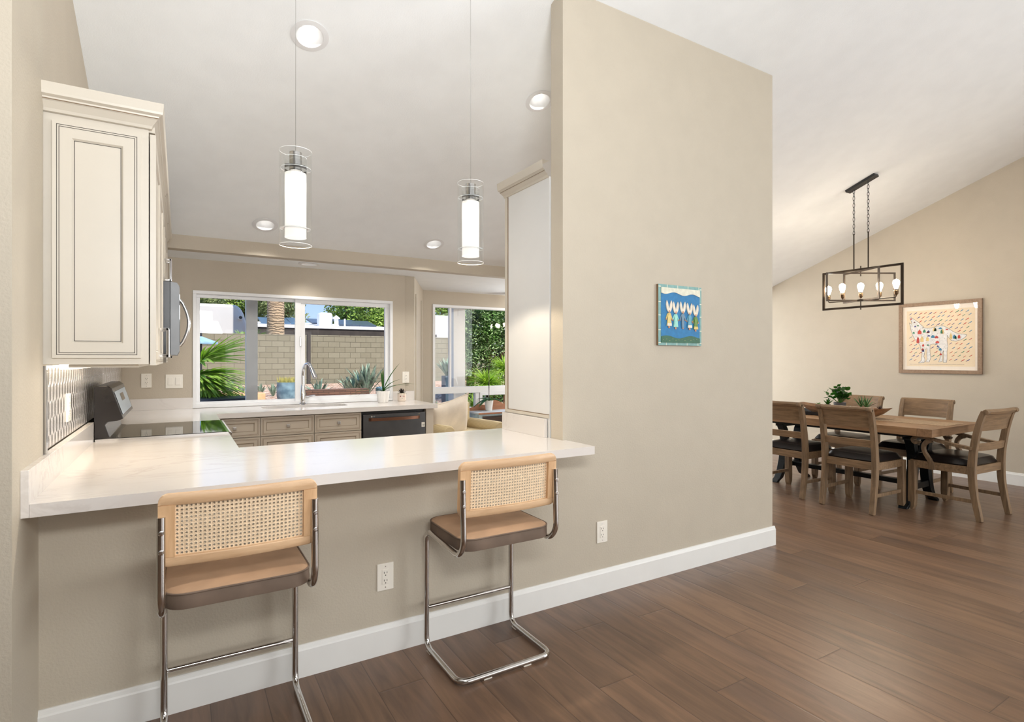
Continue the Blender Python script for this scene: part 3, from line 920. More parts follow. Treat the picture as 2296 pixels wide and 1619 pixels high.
# ------------------------------------------------------------------ kitchen cabinets
def front_panel(name, x0, x1, z0, z1, y, parent, m='cab_taupe', inset=0.045, face=-1, g='glaze', axis='Y'):
    """Cabinet front in the XZ plane at depth y (axis 'Y') or in the YZ plane at x=y (axis 'X'), face = outward sign."""
    w, h = x1 - x0, z1 - z0
    th = 0.02
    mb = MB()
    outer = [(x0, z0), (x1, z0), (x1, z1), (x0, z1)]
    i = inset
    inner = [(x0 + i, z0 + i), (x1 - i, z0 + i), (x1 - i, z1 - i), (x0 + i, z1 - i)]
    def P(a, z, out):
        return (a, y + face * out, z) if axis == 'Y' else (y + face * out, a, z)
    # rails and stiles
    mb.mi = 0
    for k in range(4):
        a, b, c, d = outer[k], outer[(k + 1) % 4], inner[(k + 1) % 4], inner[k]
        mb.quad(P(*a, 0), P(*b, 0), P(*b, -th), P(*a, -th))
        mb.quad(P(*a, 0), P(*b, 0), P(*c, 0), P(*d, 0))
        e1 = (c[0] + (0.006 if c[0] < (x0 + x1) / 2 else -0.006), c[1] + (0.006 if c[1] < (z0 + z1) / 2 else -0.006))
        e2 = (d[0] + (0.006 if d[0] < (x0 + x1) / 2 else -0.006), d[1] + (0.006 if d[1] < (z0 + z1) / 2 else -0.006))
        mb.quad(P(*d, 0), P(*c, 0), P(*e1, -0.007), P(*e2, -0.007))
    mb.quad(P(inner[0][0], inner[0][1], -0.007), P(inner[1][0], inner[1][1], -0.007), P(inner[2][0], inner[2][1], -0.007), P(inner[3][0], inner[3][1], -0.007))
    mb.quad(P(*outer[0], -th), P(*outer[1], -th), P(*outer[2], -th), P(*outer[3], -th))
    # glaze lines
    mb.mi = 1
    def line(o, wd, out):
        a0, a1, b0, b1 = x0 + o, x1 - o, z0 + o, z1 - o
        for (p0, p1, q0, q1) in ((a0, a1, b0, b0 + wd), (a0, a1, b1 - wd, b1), (a0, a0 + wd, b0, b1), (a1 - wd, a1, b0, b1)):
            mb.quad(P(p0, q0, out), P(p1, q0, out), P(p1, q1, out), P(p0, q1, out))
    line(0.012, 0.0022, 0.0006); line(0.019, 0.0022, 0.0006)
    line(inset + 0.0065, 0.0022, -0.0064)
    return mb.build(name, [m, g], parent, local=False, auto=True)
def knob(x, z, y, parent):
    mb = MB(); mb.bbox(x - 0.014, x + 0.014, y - 0.026, y - 0.014, z - 0.014, z + 0.014, 0.003); mb.lathe([(0.007, 0), (0.005, 0.014)], seg=10, M=Matrix.Translation((x, y, z)) @ Matrix.Rotation(PI / 2, 4, 'X'))
    return mb.build('knob', 'nickel', parent, local=False)
def base_cab(x0, x1, label, knobs=1):
    t = thing('base_cabinet', label, 'cabinet', ((x0 + x1) / 2, 5.6, 0), 0, 'base cabinets under the sink window')
    mb = MB(); mb.box(x0, x1, 5.312, 5.48, 0.10, 0.868); mb.box(x0, x1, 5.48, 5.90, 0.10, 0.66); mb.box(x0, x1, 5.36, 5.9, 0, 0.10)
    mb.build('body', 'cab_taupe', t, local=False)
    dz = front_panel('drawer', x0 + 0.004, x1 - 0.004, 0.696, 0.858, 5.290, t, inset=0.040)
    knob((x0 + x1) / 2, 0.777, 5.290, dz)
    dz = front_panel('drawer', x0 + 0.004, x1 - 0.004, 0.42, 0.688, 5.290, t, inset=0.045)
    knob((x0 + x1) / 2, 0.55, 5.290, dz)
    dz = front_panel('drawer', x0 + 0.004, x1 - 0.004, 0.11, 0.412, 5.290, t, inset=0.045)
    knob((x0 + x1) / 2, 0.26, 5.290, dz)
base_cab(0.20, 0.606, 'taupe drawer cabinet in the corner nearest the stove')
base_cab(0.606, 1.058, 'taupe drawer cabinet with glazed panels under the left half of the sink')
base_cab(1.058, 1.494, 'taupe drawer cabinet between the sink drawers and the dishwasher')
# end panel by the dishwasher
ep = thing('end_panel', 'plain taupe end panel between the dishwasher and the nook armchair', 'cabinet', (2.20, 5.6, 0))
MB().box(2.152, 2.215, 5.29, 5.90, 0, 0.871).build('panel', 'cab_taupe', ep, local=False)
MB().box(2.216, 2.235, 5.30, 5.90, 0, 0.871).build('side_skin', 'cab_taupe', ep, local=False)
# dishwasher
dw = thing('dishwasher', 'black stainless dishwasher with bronze bar handle at the end of the run', 'dishwasher', (1.82, 5.6, 0))
MB().box(1.502, 2.148, 5.33, 5.88, 0.10, 0.868).build('body', 'black_plastic', dw, local=False)
MB().bbox(1.508, 2.142, 5.285, 5.33, 0.12, 0.838, 0.004).build('door', 'black_steel', dw, local=False)
mb = MB()
pts = [(1.56 + 0.52 * k / 24, 5.276 - 0.026 * math.sin(PI * k / 24) ** 0.7 if 0 < k < 24 else 5.284, 0) for k in range(25)]
for a, b in zip(pts, pts[1:]):
    mb.poly([(a[0], a[1], 0.772), (b[0], b[1], 0.772), (b[0], b[1], 0.802), (a[0], a[1], 0.802)])
    mb.poly([(a[0], a[1], 0.802), (b[0], b[1], 0.802), (b[0], b[1] + 0.012, 0.802), (a[0], a[1] + 0.012, 0.802)])
    mb.poly([(a[0], a[1], 0.772), (b[0], b[1], 0.772), (b[0], b[1] + 0.012, 0.772), (a[0], a[1] + 0.012, 0.772)])
mb.build('handle', 'bronze_handle', dw, local=False, auto=False)
RX = Matrix.Rotation(PI / 2, 4, 'X')
text_mesh('LG', 0.016, Matrix.Translation((1.612 - 1.82, 5.2840 - 5.6, 0.815)) @ RX, dw, 'panel_light', 'logo')
mb = MB(); mb.lathe([(0.008, 0), (0.008, 0.001)], seg=18, M=Matrix.Translation((1.590, 5.2848, 0.815)) @ RX); mb.build('logo_disc', 'nickel', dw, local=False)
MB().box(2.10, 2.135, 5.2836, 5.2848, 0.685, 0.732).build('sticker', 'plate_white', dw, local=False)
text_mesh('10', 0.026, Matrix.Translation((2.1175 - 1.82, 5.2832 - 5.6, 0.705)) @ RX, dw, 'slot_dark', 'sticker_number')
mb = MB()
for x in (2.062, 2.078): mb.box(x, x + 0.004, 5.2836, 5.285, 0.818, 0.822)
mb.build('status_light', 'art_yellow', dw, local=False)

# cabinets under the bar and beside the stove (kitchen side)
t = thing('bar_cabinet', 'cream base cabinet behind the breakfast bar half wall', 'cabinet', (1.0, 2.9, 0))
MB().box(0.30, 1.80, 2.645, 3.12, 0, 0.87).build('body', 'cab_taupe', t, local=False)
for k in range(3):
    front_panel('door', 0.305 + k * 0.5, 0.795 + k * 0.5, 0.12, 0.86, 3.142, t, face=1)
t = thing('corner_cabinet', 'cream base cabinet left of the stove', 'cabinet', (-0.1, 3.4, 0))
MB().box(-0.44, 0.21, 3.145, 3.795, 0, 0.87).build('body', 'cab_taupe', t, local=False)
front_panel('door', 3.19, 3.79, 0.12, 0.86, 0.232, t, face=1, axis='X')
t = thing('corner_cabinet', 'cream base cabinet between the stove and the window wall', 'cabinet', (-0.1, 5.0, 0))
MB().box(-0.44, 0.175, 4.57, 5.90, 0, 0.87).build('body', 'cab_taupe', t, local=False)
front_panel('door', 4.575, 5.25, 0.12, 0.86, 0.197, t, face=1, axis='X')

# upper cabinets on the left wall
def crown(mb, x1, y0, y1, z0, z1, xw):
    """Stepped cove crown along the front (+X) and the near end."""
    prof = [(0.0, 0.0), (0.010, 0.002), (0.014, 0.012), (0.030, 0.034), (0.034, 0.036), (0.036, 0.046), (0.048, 0.052), (0.050, 0.060), (0.052, z1 - z0), (0.0, z1 - z0)]
    rings = []
    for o, h in prof:
        rings.append([(xw, y0 - o, z0 + h), (x1 + o, y0 - o, z0 + h), (x1 + o, y1, z0 + h)])
    V = [[mb.bm.verts.new(p) for p in r] for r in rings]
    for A, B in zip(V, V[1:]):
        for k in range(2): mb._f([A[k], A[k + 1], B[k + 1], B[k]])
    mb._f([V[0][2], V[-1][2]] + [v[2] for v in V[1:-1]][::-1]) if False else None
    mb.mi = 1
    for o, h in ((0.0355, 0.0365),):
        a = 0.0014
        mb.quad((xw, y0 - o - a, z0 + h), (x1 + o + a, y0 - o - a, z0 + h), (x1 + o + a, y0 - o - a, z0 + h + 0.003), (xw, y0 - o - a, z0 + h + 0.003))
    mb.mi = 0
UX = -0.105
def pull(x, y, z0, z1, parent):
    """Square chrome bar pull standing off a door."""
    mb = MB()
    mb.bbox(x, x + 0.034, y - 0.006, y + 0.006, z0, z0 + 0.012, 0.001)
    mb.bbox(x, x + 0.034, y - 0.006, y + 0.006, z1 - 0.012, z1, 0.001)
    mb.bbox(x + 0.026, x + 0.038, y - 0.006, y + 0.006, z0, z1, 0.001)
    return mb.build('handle', 'chrome', parent, local=False)
def upper(y0, y1, z0, label, doors, handles, endpanel=False):
    t = thing('upper_cabinet', label, 'cabinet', (-0.27, (y0 + y1) / 2, z0), 0, 'upper cabinets over the stove side')
    MB().box(-0.447, UX, y0, y1, z0, 2.285).build('body', 'cab_cream', t, local=False)
    n = doors; w = (y1 - y0) / n
    hs = []
    for k in range(n):
        d = front_panel('door', y0 + k * w + 0.006, y0 + (k + 1) * w - 0.006, z0 - 0.004, 2.262, UX + 0.024, t, m='cab_cream', face=1, axis='X', inset=0.055)
        pull(UX + 0.024, handles[k], z0 + 0.03, z0 + 0.17, d)
    if endpanel:
        front_panel('end_panel', -0.401, -0.130, 1.374, 2.249, y0 - 0.012, t, m='cab_cream', g='glaze_dark', inset=0.057)
    mb = MB(); crown(mb, UX, y0 - 0.002 if endpanel else y0 + 0.0, y1, 2.276, 2.370, -0.44)
    mb.box(-0.44, UX + 0.02, y0 + 0.01, y1, 2.27, 2.36)
    mb.build('crown_moulding', ['cab_cream', 'glaze'], t, local=False)
    return t
u1 = upper(2.62, 3.80, 1.350, 'cream glazed upper cabinet at the near end, its panelled side facing the camera', 2, [3.13, 3.27], True)
mb = MB(); mb.box(-0.36, -0.14, 2.66, 3.75, 1.338, 1.3495)
mb.build('bottom_rail', 'cab_cream', u1, local=False)
MB().box(-0.40, -0.365, 2.75, 3.70, 1.330, 1.3495).build('light_strip', 'under_light', u1, local=False)
upper(3.82, 4.56, 1.835, 'short cream cabinet above the microwave', 2, [4.13, 4.24])
upper(4.58, 5.17, 1.350, 'cream upper cabinet between the microwave and the window', 1, [4.66])
light('under_cabinet_glow', 'AREA', (-0.36, 3.2, 1.325), 2.6, (1.0, 0.86, 0.68), (0, 0, 0), shape='RECTANGLE', size=0.05, size_y=1.0)

# microwave
mw = thing('microwave', 'black and steel over-range microwave under the short cabinet', 'microwave', (-0.2, 4.19, 1.40))
MB().bbox(-0.445, -0.047, 3.825, 4.555, 1.402, 1.828, 0.003).build('body', 'black_plastic', mw, local=False)
mb = MB(); mb.prism([(-0.046, 1.395), (-0.012, 1.395), (0.0, 1.42), (0.0, 1.80), (-0.014, 1.822), (-0.046, 1.825)], 'Y', 3.825, 4.555)
mb.build('door', 'microwave_steel', mw, local=False)
MB().box(-0.001, 0.002, 4.0, 4.45, 1.46, 1.77).build('door_window', 'black_glass', mw, local=False)
mb = MB(); mb.tube([(0.0, 3.90, 1.45)] + [(0.006 + 0.042 * math.sin(PI * k / 12), 3.90, 1.45 + 0.28 * k / 12) for k in range(1, 12)] + [(0.0, 3.90, 1.73)], 0.010, 10)
mb.build('handle', 'tube_chrome', mw, local=False, smooth=True)

# range
rg = thing('range', 'black freestanding electric range with a raised control back', 'stove', (-0.1, 4.18, 0))
RY0, RY1 = 3.805, 4.56
MB().box(-0.41, 0.235, RY0, RY1, 0.02, 0.895).build('body', 'range_black', rg, local=False)
mb = MB(); mb.bbox(0.237, 0.268, RY0 + 0.01, RY1 - 0.01, 0.20, 0.84, 0.004); dr = mb.build('oven_door', 'range_black', rg, local=False)
mb = MB(); mb.tube(arc_path([(0.268, RY0 + 0.05, 0.80), (0.315, RY0 + 0.05, 0.80), (0.315, RY1 - 0.05, 0.80), (0.268, RY1 - 0.05, 0.80)], 0.03), 0.011, 12)
mb.build('handle', 'chrome', dr, local=False, smooth=True)
mb = MB(); mb.prism([(-0.40, 0.895), (0.255, 0.895), (0.274, 0.905), (0.276, 0.918), (0.262, 0.926), (-0.40, 0.926)], 'Y', RY0 - 0.004, RY1 + 0.004)
mb.build('cooktop_rim', 'chrome', rg, local=False)
mb = MB(); mb.prism([(-0.36, 0.926), (0.248, 0.926), (0.246, 0.9285), (-0.36, 0.9285)], 'Y', RY0 + 0.006, RY1 - 0.006)
mb.build('cooktop', 'black_glass', rg, local=False)
mb = MB(); mb.prism([(-0.405, 0.93), (-0.405, 1.212), (-0.395, 1.222), (-0.345, 1.222), (-0.325, 1.205), (-0.272, 1.035), (-0.300, 1.024), (-0.350, 1.020), (-0.356, 1.005), (-0.335, 0.935), (-0.30, 0.926)], 'Y', RY0, RY1)
bk = mb.build('control_back', 'range_black', rg, local=False, bevel=0.003)
mb = MB()
nx, nz = Vector((0.17, 0, 0.053)).normalized().x, Vector((0.17, 0, 0.053)).normalized().z
def cb(y, t): return (-0.325 + 0.053 * t + nx * 0.002, y, 1.205 - 0.17 * t + nz * 0.002)
mb.quad(cb(RY0 + 0.04, 0.12), cb(RY1 - 0.04, 0.12), cb(RY1 - 0.04, 0.88), cb(RY0 + 0.04, 0.88))
mb.build('control_panel', 'panel_light', bk, local=False)
mb = MB(); mb.quad(*[tuple(Vector(c) + Vector((nx, 0, nz)) * 0.001) for c in (cb(4.08, 0.25), cb(4.28, 0.25), cb(4.28, 0.5), cb(4.08, 0.5))])
mb.build('display', 'black_glass', bk, local=False)

# tall cabinet on the right of the bar
tc = thing('tall_cabinet', 'tall cream cabinet with crown moulding rising behind the partition wall', 'cabinet', (2.3, 2.9, 0))
MB().box(1.838, 2.80, 2.645, 3.150, 0, 2.43).build('body', 'fridge_panel', tc, local=False)
mb = MB()
mb.bbox(1.8335, 1.8385, 3.118, 3.15, 1.026, 2.43, 0.001); mb.bbox(1.8335, 1.8385, 2.645, 3.1175, 1.026, 1.045, 0.001)
mb.build('face_moulding', 'cab_cream', tc, local=False)
mb = MB(); mb.box(1.8350, 1.8386, 3.112, 3.118, 1.045, 2.425); mb.box(1.835, 1.8386, 2.645, 3.112, 1.045, 1.049)
mb.build('glaze_line', 'glaze', tc, local=False)
mb = MB()
prof = [(0.0, 0.0), (0.006, 0.002), (0.010, 0.014), (0.026, 0.030), (0.030, 0.032), (0.032, 0.040), (0.044, 0.048), (0.046, 0.058), (0.048, 0.095), (0.0, 0.095)]
V = [[mb.bm.verts.new(p) for p in ((1.836 - o, 2.645, 2.425 + h), (1.836 - o, 3.152 + o * 0.5, 2.425 + h), (2.8, 3.152 + o * 0.5, 2.425 + h))] for o, h in prof]
for A, B in zip(V, V[1:]):
    for k in range(2): mb._f([A[k], A[k + 1], B[k + 1], B[k]])
mb.mi = 1
mb.quad((1.8035, 2.645, 2.458), (1.8035, 3.165, 2.458), (1.8035, 3.165, 2.461), (1.8035, 2.645, 2.461))
mb.build('crown_moulding', ['cab_cream', 'glaze'], tc, local=False)
for k in range(2):
    front_panel('door', 1.86 + k * 0.47, 2.32 + k * 0.47, 0.12, 2.40, 3.172, tc, m='cab_cream', face=1)

# ------------------------------------------------------------------ outlets and switches
def outlet(loc, rotz, label, kind='duplex', w=0.078, h=0.125, group=None):
    """Wall plate facing local -Y."""
    t = thing('light_switch' if kind == 'switch' else 'power_outlet', label, 'switch' if kind == 'switch' else 'outlet', loc, rotz, group)
    MB().bbox(-w / 2, w / 2, -0.006, 0.0005, -h / 2, h / 2, 0.002).build('cover_plate', 'plate_white', t)
    if kind == 'switch':
        for sx in (-0.030, 0.030):
            MB().bbox(sx - 0.020, sx + 0.020, -0.010, -0.005, -0.034, 0.034, 0.002).build('rocker', 'plate_white', t)
        return t
    MB().bbox(-0.0165, 0.0165, -0.0078, -0.005, -0.034, 0.034, 0.001).build('receptacle', 'plate_white', t)
    mb = MB()
    for z in (0.017, -0.019):
        mb.box(-0.008, -0.0055, -0.0082, -0.0070, z - 0.001, z + 0.008); mb.box(0.0055, 0.008, -0.0082, -0.0070, z - 0.001, z + 0.007)
        mb.lathe([(0.0026, 0), (0.0026, 0.001)], seg=10, M=Matrix.Translation((0, -0.0074, z - 0.009)) @ RX)
    mb.build('sockets', 'slot_dark', t)
    for z in (0.048, -0.048):
        mb = MB(); mb.lathe([(0.003, 0), (0.003, 0.001)], seg=8, M=Matrix.Translation((0, -0.0058, z)) @ RX)
        mb.build('screw', 'nickel', t)
    return t
outlet((0.823, 2.526, 0.356), 0, 'white power outlet on the half wall between the two bar stools')
outlet((2.129, 2.526, 0.356), 0, 'white power outlet on the partition wall right of the bar end')
outlet((-0.255, YWN, 1.178), 0, 'white power outlet on the window wall above the stove, left of the switch')
outlet((-0.042, YWN, 1.168), 0, 'white double rocker switch left of the sink window', 'switch', 0.135, 0.125)
outlet((2.168, YWN, 1.168), 0, 'white power outlet right of the sink window, above the face planter')
outlet((-0.436, 3.20, 1.15), PI / 2, 'cream power outlet on the pressed metal splashback')
light('nook_fill_light', 'POINT', (4.9, 6.2, ZS - 0.5), 40, (1.0, 0.97, 0.93), shadow_soft_size=0.05)  # point light added to brighten the nook, hidden behind the tall cabinet
# ------------------------------------------------------------------ pendants
def pendant(loc, label):
    """Clear glass cylinder 0.436 tall around a frosted inner tube; origin at the glass bottom centre."""
    t = thing('glass_pendant', label, 'pendant light', loc, 0, 'glass cylinder pendants over the bar')
    zt = zc(loc[1]) - loc[2]
    MB().tube([(0, 0, 0.43), (0, 0, zt - 0.01)], 0.0014, 6).build('suspension_wire', 'nickel', t)
    MB().lathe([(0.04, zt + 0.015), (0.04, zt - 0.012), (0.036, zt - 0.016), (0.001, zt - 0.016)], seg=24).build('canopy', 'nickel', t, smooth=True)
    mb = MB(); mb.lathe([(0.0725, 0), (0.0725, 0.436), (0.0702, 0.436), (0.0702, 0), (0.0725, 0)], seg=48, cap0=False, cap1=False)
    mb.build('outer_glass', 'clear_glass', t, smooth=True)
    mb = MB(); mb.lathe([(0.0495, 0.035), (0.0495, 0.405), (0.0480, 0.405), (0.0480, 0.035), (0.0495, 0.035)], seg=40, cap0=False, cap1=False)
    mb.lathe([(0.0502, 0.350), (0.0700, 0.352), (0.0700, 0.357), (0.0502, 0.357)], seg=40, cap0=False, cap1=False)
    mb.lathe([(0.0502, 0.072), (0.0700, 0.072), (0.0700, 0.077), (0.0502, 0.077)], seg=40, cap0=False, cap1=False)
    mb.build('inner_glass', 'clear_glass', t, smooth=True)
    mb = MB(); mb.lathe([(0.0473, 0.034), (0.0473, 0.332)], seg=40, cap0=False, cap1=False)
    mb.build('frosted_shade', 'frosted_glass', t, smooth=True)
    mb = MB(); mb.lathe([(0.0500, 0.0755), (0.0515, 0.0755), (0.0515, 0.0775), (0.0500, 0.0775)], seg=40, cap0=False, cap1=False)
    mb.build('ring', 'nickel', t, smooth=True)
    for r_, z_, w_ in ((0.0714, 0.0, .0011), (0.0714, 0.436, .0011), (0.0488, 0.405, .0009), (0.066, 0.3545, .0012), (0.066, 0.0745, .0012)):
        MB().tube([(r_ * math.cos(2 * PI * k / 48), r_ * math.sin(2 * PI * k / 48), z_) for k in range(48)], w_, 6, closed=True).build('glass_edge', 'rim_highlight', t, smooth=True)  # opaque white rings paint the bright outlines of the glass edges
    mb = MB(); mb.lathe([(0.001, 0.432), (0.028, 0.430), (0.028, 0.345), (0.022, 0.338), (0.020, 0.312), (0.001, 0.312)], seg=28)
    mb.build('socket', 'nickel', t, smooth=True)
    mb = MB(); mb.lathe([(0.010, 0.312), (0.013, 0.295), (0.024, 0.268), (0.024, 0.255), (0.014, 0.238), (0.001, 0.234)], seg=20)
    mb.build('bulb', 'clear_glass', t, smooth=True)
    light('bulb_light', 'POINT', (loc[0], loc[1], loc[2] + 0.262), 0.2, (1.0, 0.92, 0.80), shadow_soft_size=0.018)
    light('bulb_downlight', 'SPOT', (loc[0], loc[1], loc[2] + 0.030), PEND_W, (1.0, 0.86, 0.68), spot_size=math.radians(128), spot_blend=0.25, shadow_soft_size=0.02)
    return t
PEND_W = 15
pendant((0.463, 2.73, 1.900), 'left glass cylinder pendant with frosted inner tube, hanging over the bar')
pendant((1.371, 2.73, 1.900), 'right glass cylinder pendant with frosted inner tube, in front of the tall cabinet')

# ------------------------------------------------------------------ bar stools
def make_stool(loc, rz, label):
    """Cantilever stool. Origin on the floor; local +Y faces the bar."""
    t = thing('bar_stool', label, 'bar stool', loc, rz, 'cane bar stools')
    r, hw = 0.0125, 0.232
    yb, yf, ys = -0.175, 0.185, -0.185
    base = arc_path([(-hw, yf, 0.35), (-hw, yf, 0.017), (-hw, yb, 0.017), (hw, yb, 0.017), (hw, yf, 0.017), (hw, yf, 0.35)], 0.055, 8)
    up = lambda s: arc_path([(s * hw, yf, 0.35), (s * hw, yf, 0.565), (s * hw, -0.165, 0.545), (s * (hw + 0.0), -0.215, 0.60), (s * hw, -0.205, 0.872)], 0.055, 8)
    L_ = up(-1); R_ = up(1)
    MB().tube(list(reversed(L_)) + base[1:-1] + R_, r, 14).build('tube_frame', 'tube_chrome', t, smooth=True)
    MB().tube([(-hw + 0.01, yf, 0.20), (hw - 0.01, yf, 0.20)], 0.009, 12).build('footrest', 'tube_chrome', t, smooth=True)
    mb = MB()
    for s in (-1, 1): mb.bbox(s * hw - 0.008, s * hw + 0.008, yf - 0.055, yf - 0.02, 0.0, 0.008, 0.002)
    for x in (-0.1, 0.1): mb.bbox(x - 0.02, x + 0.02, yb - 0.007, yb + 0.007, 0.0, 0.007, 0.002)
    mb.build('floor_glide', 'plate_white', t)
    # seat: soft-cornered cushion with a wooden rim and piping
    pts = rrect(-0.228, 0.228, -0.195, 0.205, 0.07, 7)
    def ring(off, z):
        return [(x * (1 - off / 0.23), y0c + (y - y0c) * (1 - off / 0.2), z) for x, y in pts]
    y0c = 0.005
    mb = MB()
    prof = [(0.012, 0.560), (0.002, 0.563), (0.0, 0.572), (0.0, 0.606), (0.002, 0.612)]
    V = [[mb.bm.verts.new(p) for p in ring(o, z)] for o, z in prof]
    n = len(pts)
    for A, B in zip(V, V[1:]):
        for k in range(n): mb._f([A[k], A[(k + 1) % n], B[(k + 1) % n], B[k]])
    mb._f(V[0][::-1])
    st = mb.build('seat', 'velvet_side', t, smooth=True)
    mb = MB()
    prof = [(0.002, 0.610), (0.006, 0.616), (0.020, 0.620), (0.06, 0.624), (0.12, 0.6265), (0.18, 0.6275)]
    V = [[mb.bm.verts.new(p) for p in ring(o, z)] for o, z in prof]
    for A, B in zip(V, V[1:]):
        for k in range(n): mb._f([A[k], A[(k + 1) % n], B[(k + 1) % n], B[k]])
    mb._f(V[-1])
    mb.build('seat_top', 'velvet', st, smooth=True)
    MB().tube([p for p in ring(0.001, 0.6125)], 0.0035, 8, closed=True).build('piping', 'velvet_side', st, smooth=True)
    # back: bent wood frame with cane; slightly curved
    bw, z0, z1 = 0.241, 0.708, 0.944
    cyv = lambda x: -0.180 - 0.020 * math.cos(x / bw * PI / 2)
    lean = lambda z: -0.014 * (z - z0) / (z1 - z0)
    bk = thing('backrest', None, None, (0, 0, 0)); bk.parent = t
    def slabcurve(tb):
        for v in tb.verts:
            x, z, y = v.co.x, v.co.y, v.co.z
            v.co = Vector((x, cyv(x) + 0.006 + lean(z) + y, z))
        return tb
    outer = []
    for p in rrect(-bw, bw, z0, z1, 0.032, 7): outer.append(p)
    def dens(pts, m=8):
        o = []
        for a, b in zip(pts, pts[1:] + pts[:1]):
            L0 = math.dist(a, b); k = max(1, int(L0 / 0.04))
            for i in range(k): o.append((a[0] + (b[0] - a[0]) * i / k, a[1] + (b[1] - a[1]) * i / k))
        return o
    cw, c0, c1 = 0.195, 0.741, 0.906
    # frame built of strips so that it can bend
    mb = MB()
    NX = 16
    def strip(x0, x1, za, zb, nx):
        d = 0.012
        for i in range(nx):
            a, b = x0 + (x1 - x0) * i / nx, x0 + (x1 - x0) * (i + 1) / nx
            P = []
            for (x, z) in ((a, za), (b, za), (b, zb), (a, zb)):
                P.append((x, cyv(x) + lean(z) - d, z)); P.append((x, cyv(x) + lean(z) + d, z))
            v = [mb.bm.verts.new(p) for p in P]
            mb._f([v[0], v[2], v[4], v[6]]); mb._f([v[1], v[7], v[5], v[3]])
            mb._f([v[0], v[1], v[3], v[2]]); mb._f([v[6], v[4], v[5], v[7]])
            if i == 0: mb._f([v[0], v[6], v[7], v[1]])
            if i == nx - 1: mb._f([v[2], v[3], v[5], v[4]])
    rr = 0.030
    def round_end(sx):
        # rounded corners are cut by stepping the end columns
        pass
    # top and bottom rails with rounded outer corners
    def rail(za, zb, top):
        xs = [-bw + 2 * bw * i / 40 for i in range(41)]
        xs = sorted(set([round(x, 5) for x in xs] + [round(s * (bw - rr * (1 - math.cos(a))), 5) for s in (-1, 1) for a in (0.3, 0.6, 0.9, 1.2, PI / 2)]))
        cols = []
        for x in xs:
            e = max(0, abs(x) - (bw - rr))
            cut = rr - math.sqrt(max(0, rr * rr - e * e))
            lo, hi = (za, zb - cut) if top else (za + cut, zb)
            d = 0.012
            y = cyv(x)
            sec = []
            m_ = (lo + hi) / 2; h_ = (hi - lo) / 2
            for k in range(12):
                a = 2 * PI * k / 12
                ca, sa = math.cos(a), math.sin(a)
                sy = (abs(ca) ** 0.5) * (1 if ca > 0 else -1); sz = (abs(sa) ** 0.4) * (1 if sa > 0 else -1)
                z = m_ + h_ * sz
                sec.append(mb.bm.verts.new((x, y + lean(z) + d * sy, z)))
            cols.append(sec)
        for A, B in zip(cols, cols[1:]):
            for k in range(12): mb._f([A[k], A[(k + 1) % 12], B[(k + 1) % 12], B[k]])
        mb._f(cols[0][::-1]); mb._f(cols[-1])
    rail(c1, z1, True); rail(z0, c0, False)
    mb.build('top_and_bottom_rail', 'stool_wood', bk, smooth=True)
    for s in (-1, 1):
        mb = MB()
        a, b = (cw * s, bw * s) if s > 0 else (-bw, -cw)
        strip(a, b, c0 - 0.001, c1 + 0.001, 3)
        mb.build('stile', 'stool_wood_z', bk)
    # cane webbing with real holes
    mb = MB()
    nx, nz = 30, 13
    px, pz = 2 * cw / nx, (c1 - c0) / nz
    for i in range(nx):
        for j in range(nz):
            cx_, cz_ = -cw + (i + 0.5) * px, c0 + (j + 0.5) * pz
            outer8 = []
            for k in range(8):
                a = PI / 4 * k
                q = max(abs(math.cos(a)), abs(math.sin(a)))
                outer8.append((cx_ + px / 2 * math.cos(a) / q, cz_ + pz / 2 * math.sin(a) / q))
            inn = [(cx_ + px * 0.29 * math.cos(PI / 4 * k), cz_ + pz * 0.31 * math.sin(PI / 4 * k)) for k in range(8)]
            yo = lambda x, z: cyv(x) + lean(z) + 0.003
            vo = [mb.bm.verts.new((x, yo(x, z), z)) for x, z in outer8]
            vi = [mb.bm.verts.new((x, yo(x, z) - 0.0008, z)) for x, z in inn]
            for k in range(8): mb._f([vo[k], vo[(k + 1) % 8], vi[(k + 1) % 8], vi[k]])
    bmesh.ops.remove_doubles(mb.bm, verts=mb.bm.verts, dist=0.0002)
    mb.build('cane_webbing', 'cane', bk, solid=0.0016, auto=True)
    # bolts
    for s in (-1, 1):
        for z in (0.765, 0.825):
            M = Matrix.Translation((s * hw, -0.208 - 0.0115, z)) @ Matrix.Rotation(PI / 2, 4, 'X')
            MB().lathe([(0.008, 0), (0.008, 0.002), (0.006, 0.004), (0.001, 0.0045)], seg=14, M=M).build('bolt', 'chrome', t, smooth=True)
    return t
s0 = make_stool((1.232, 2.268, 0), 0, 'right-hand chrome bar stool with cane back, its whole base showing on the floor')
dup(s0, (0.182, 2.268, 0), 0, 'left-hand chrome bar stool with cane back, nearest the upper cabinet')

# ------------------------------------------------------------------ folk art panel on the partition wall
pa = thing('folk_art_picture', 'small blue painted panel of five figures with tall white ears on the partition wall', 'picture', (2.765, 2.526, 1.65))
PX0, PX1, PZ0, PZ1 = 2.572, 2.966, 1.458, 1.843
def F(u, v, y=0.0):
    """u,v in 0..1 over the panel (v down) -> local point."""
    return (PX0 - 2.765 + u * (PX1 - PX0), y, PZ1 - 1.65 - v * (PZ1 - PZ0))
YP = -0.018
MB().bbox(PX0 - 2.765, PX1 - 2.765, YP, 0, PZ0 - 1.65, PZ1 - 1.65, 0.002).build('panel_board', 'chair_wood', pa)
mb = MB()
mb.mi = 0; mb.poly([F(0, 0, YP - .0006), F(1, 0, YP - .0006), F(1, 1, YP - .0006), F(0, 1, YP - .0006)])
mb.mi = 1
tl = []
for a in (.19, .43, .67, .93):
    tl.append((a, a + .012, 0, .05)); tl.append((a - .02, a - .008, .955, 1))
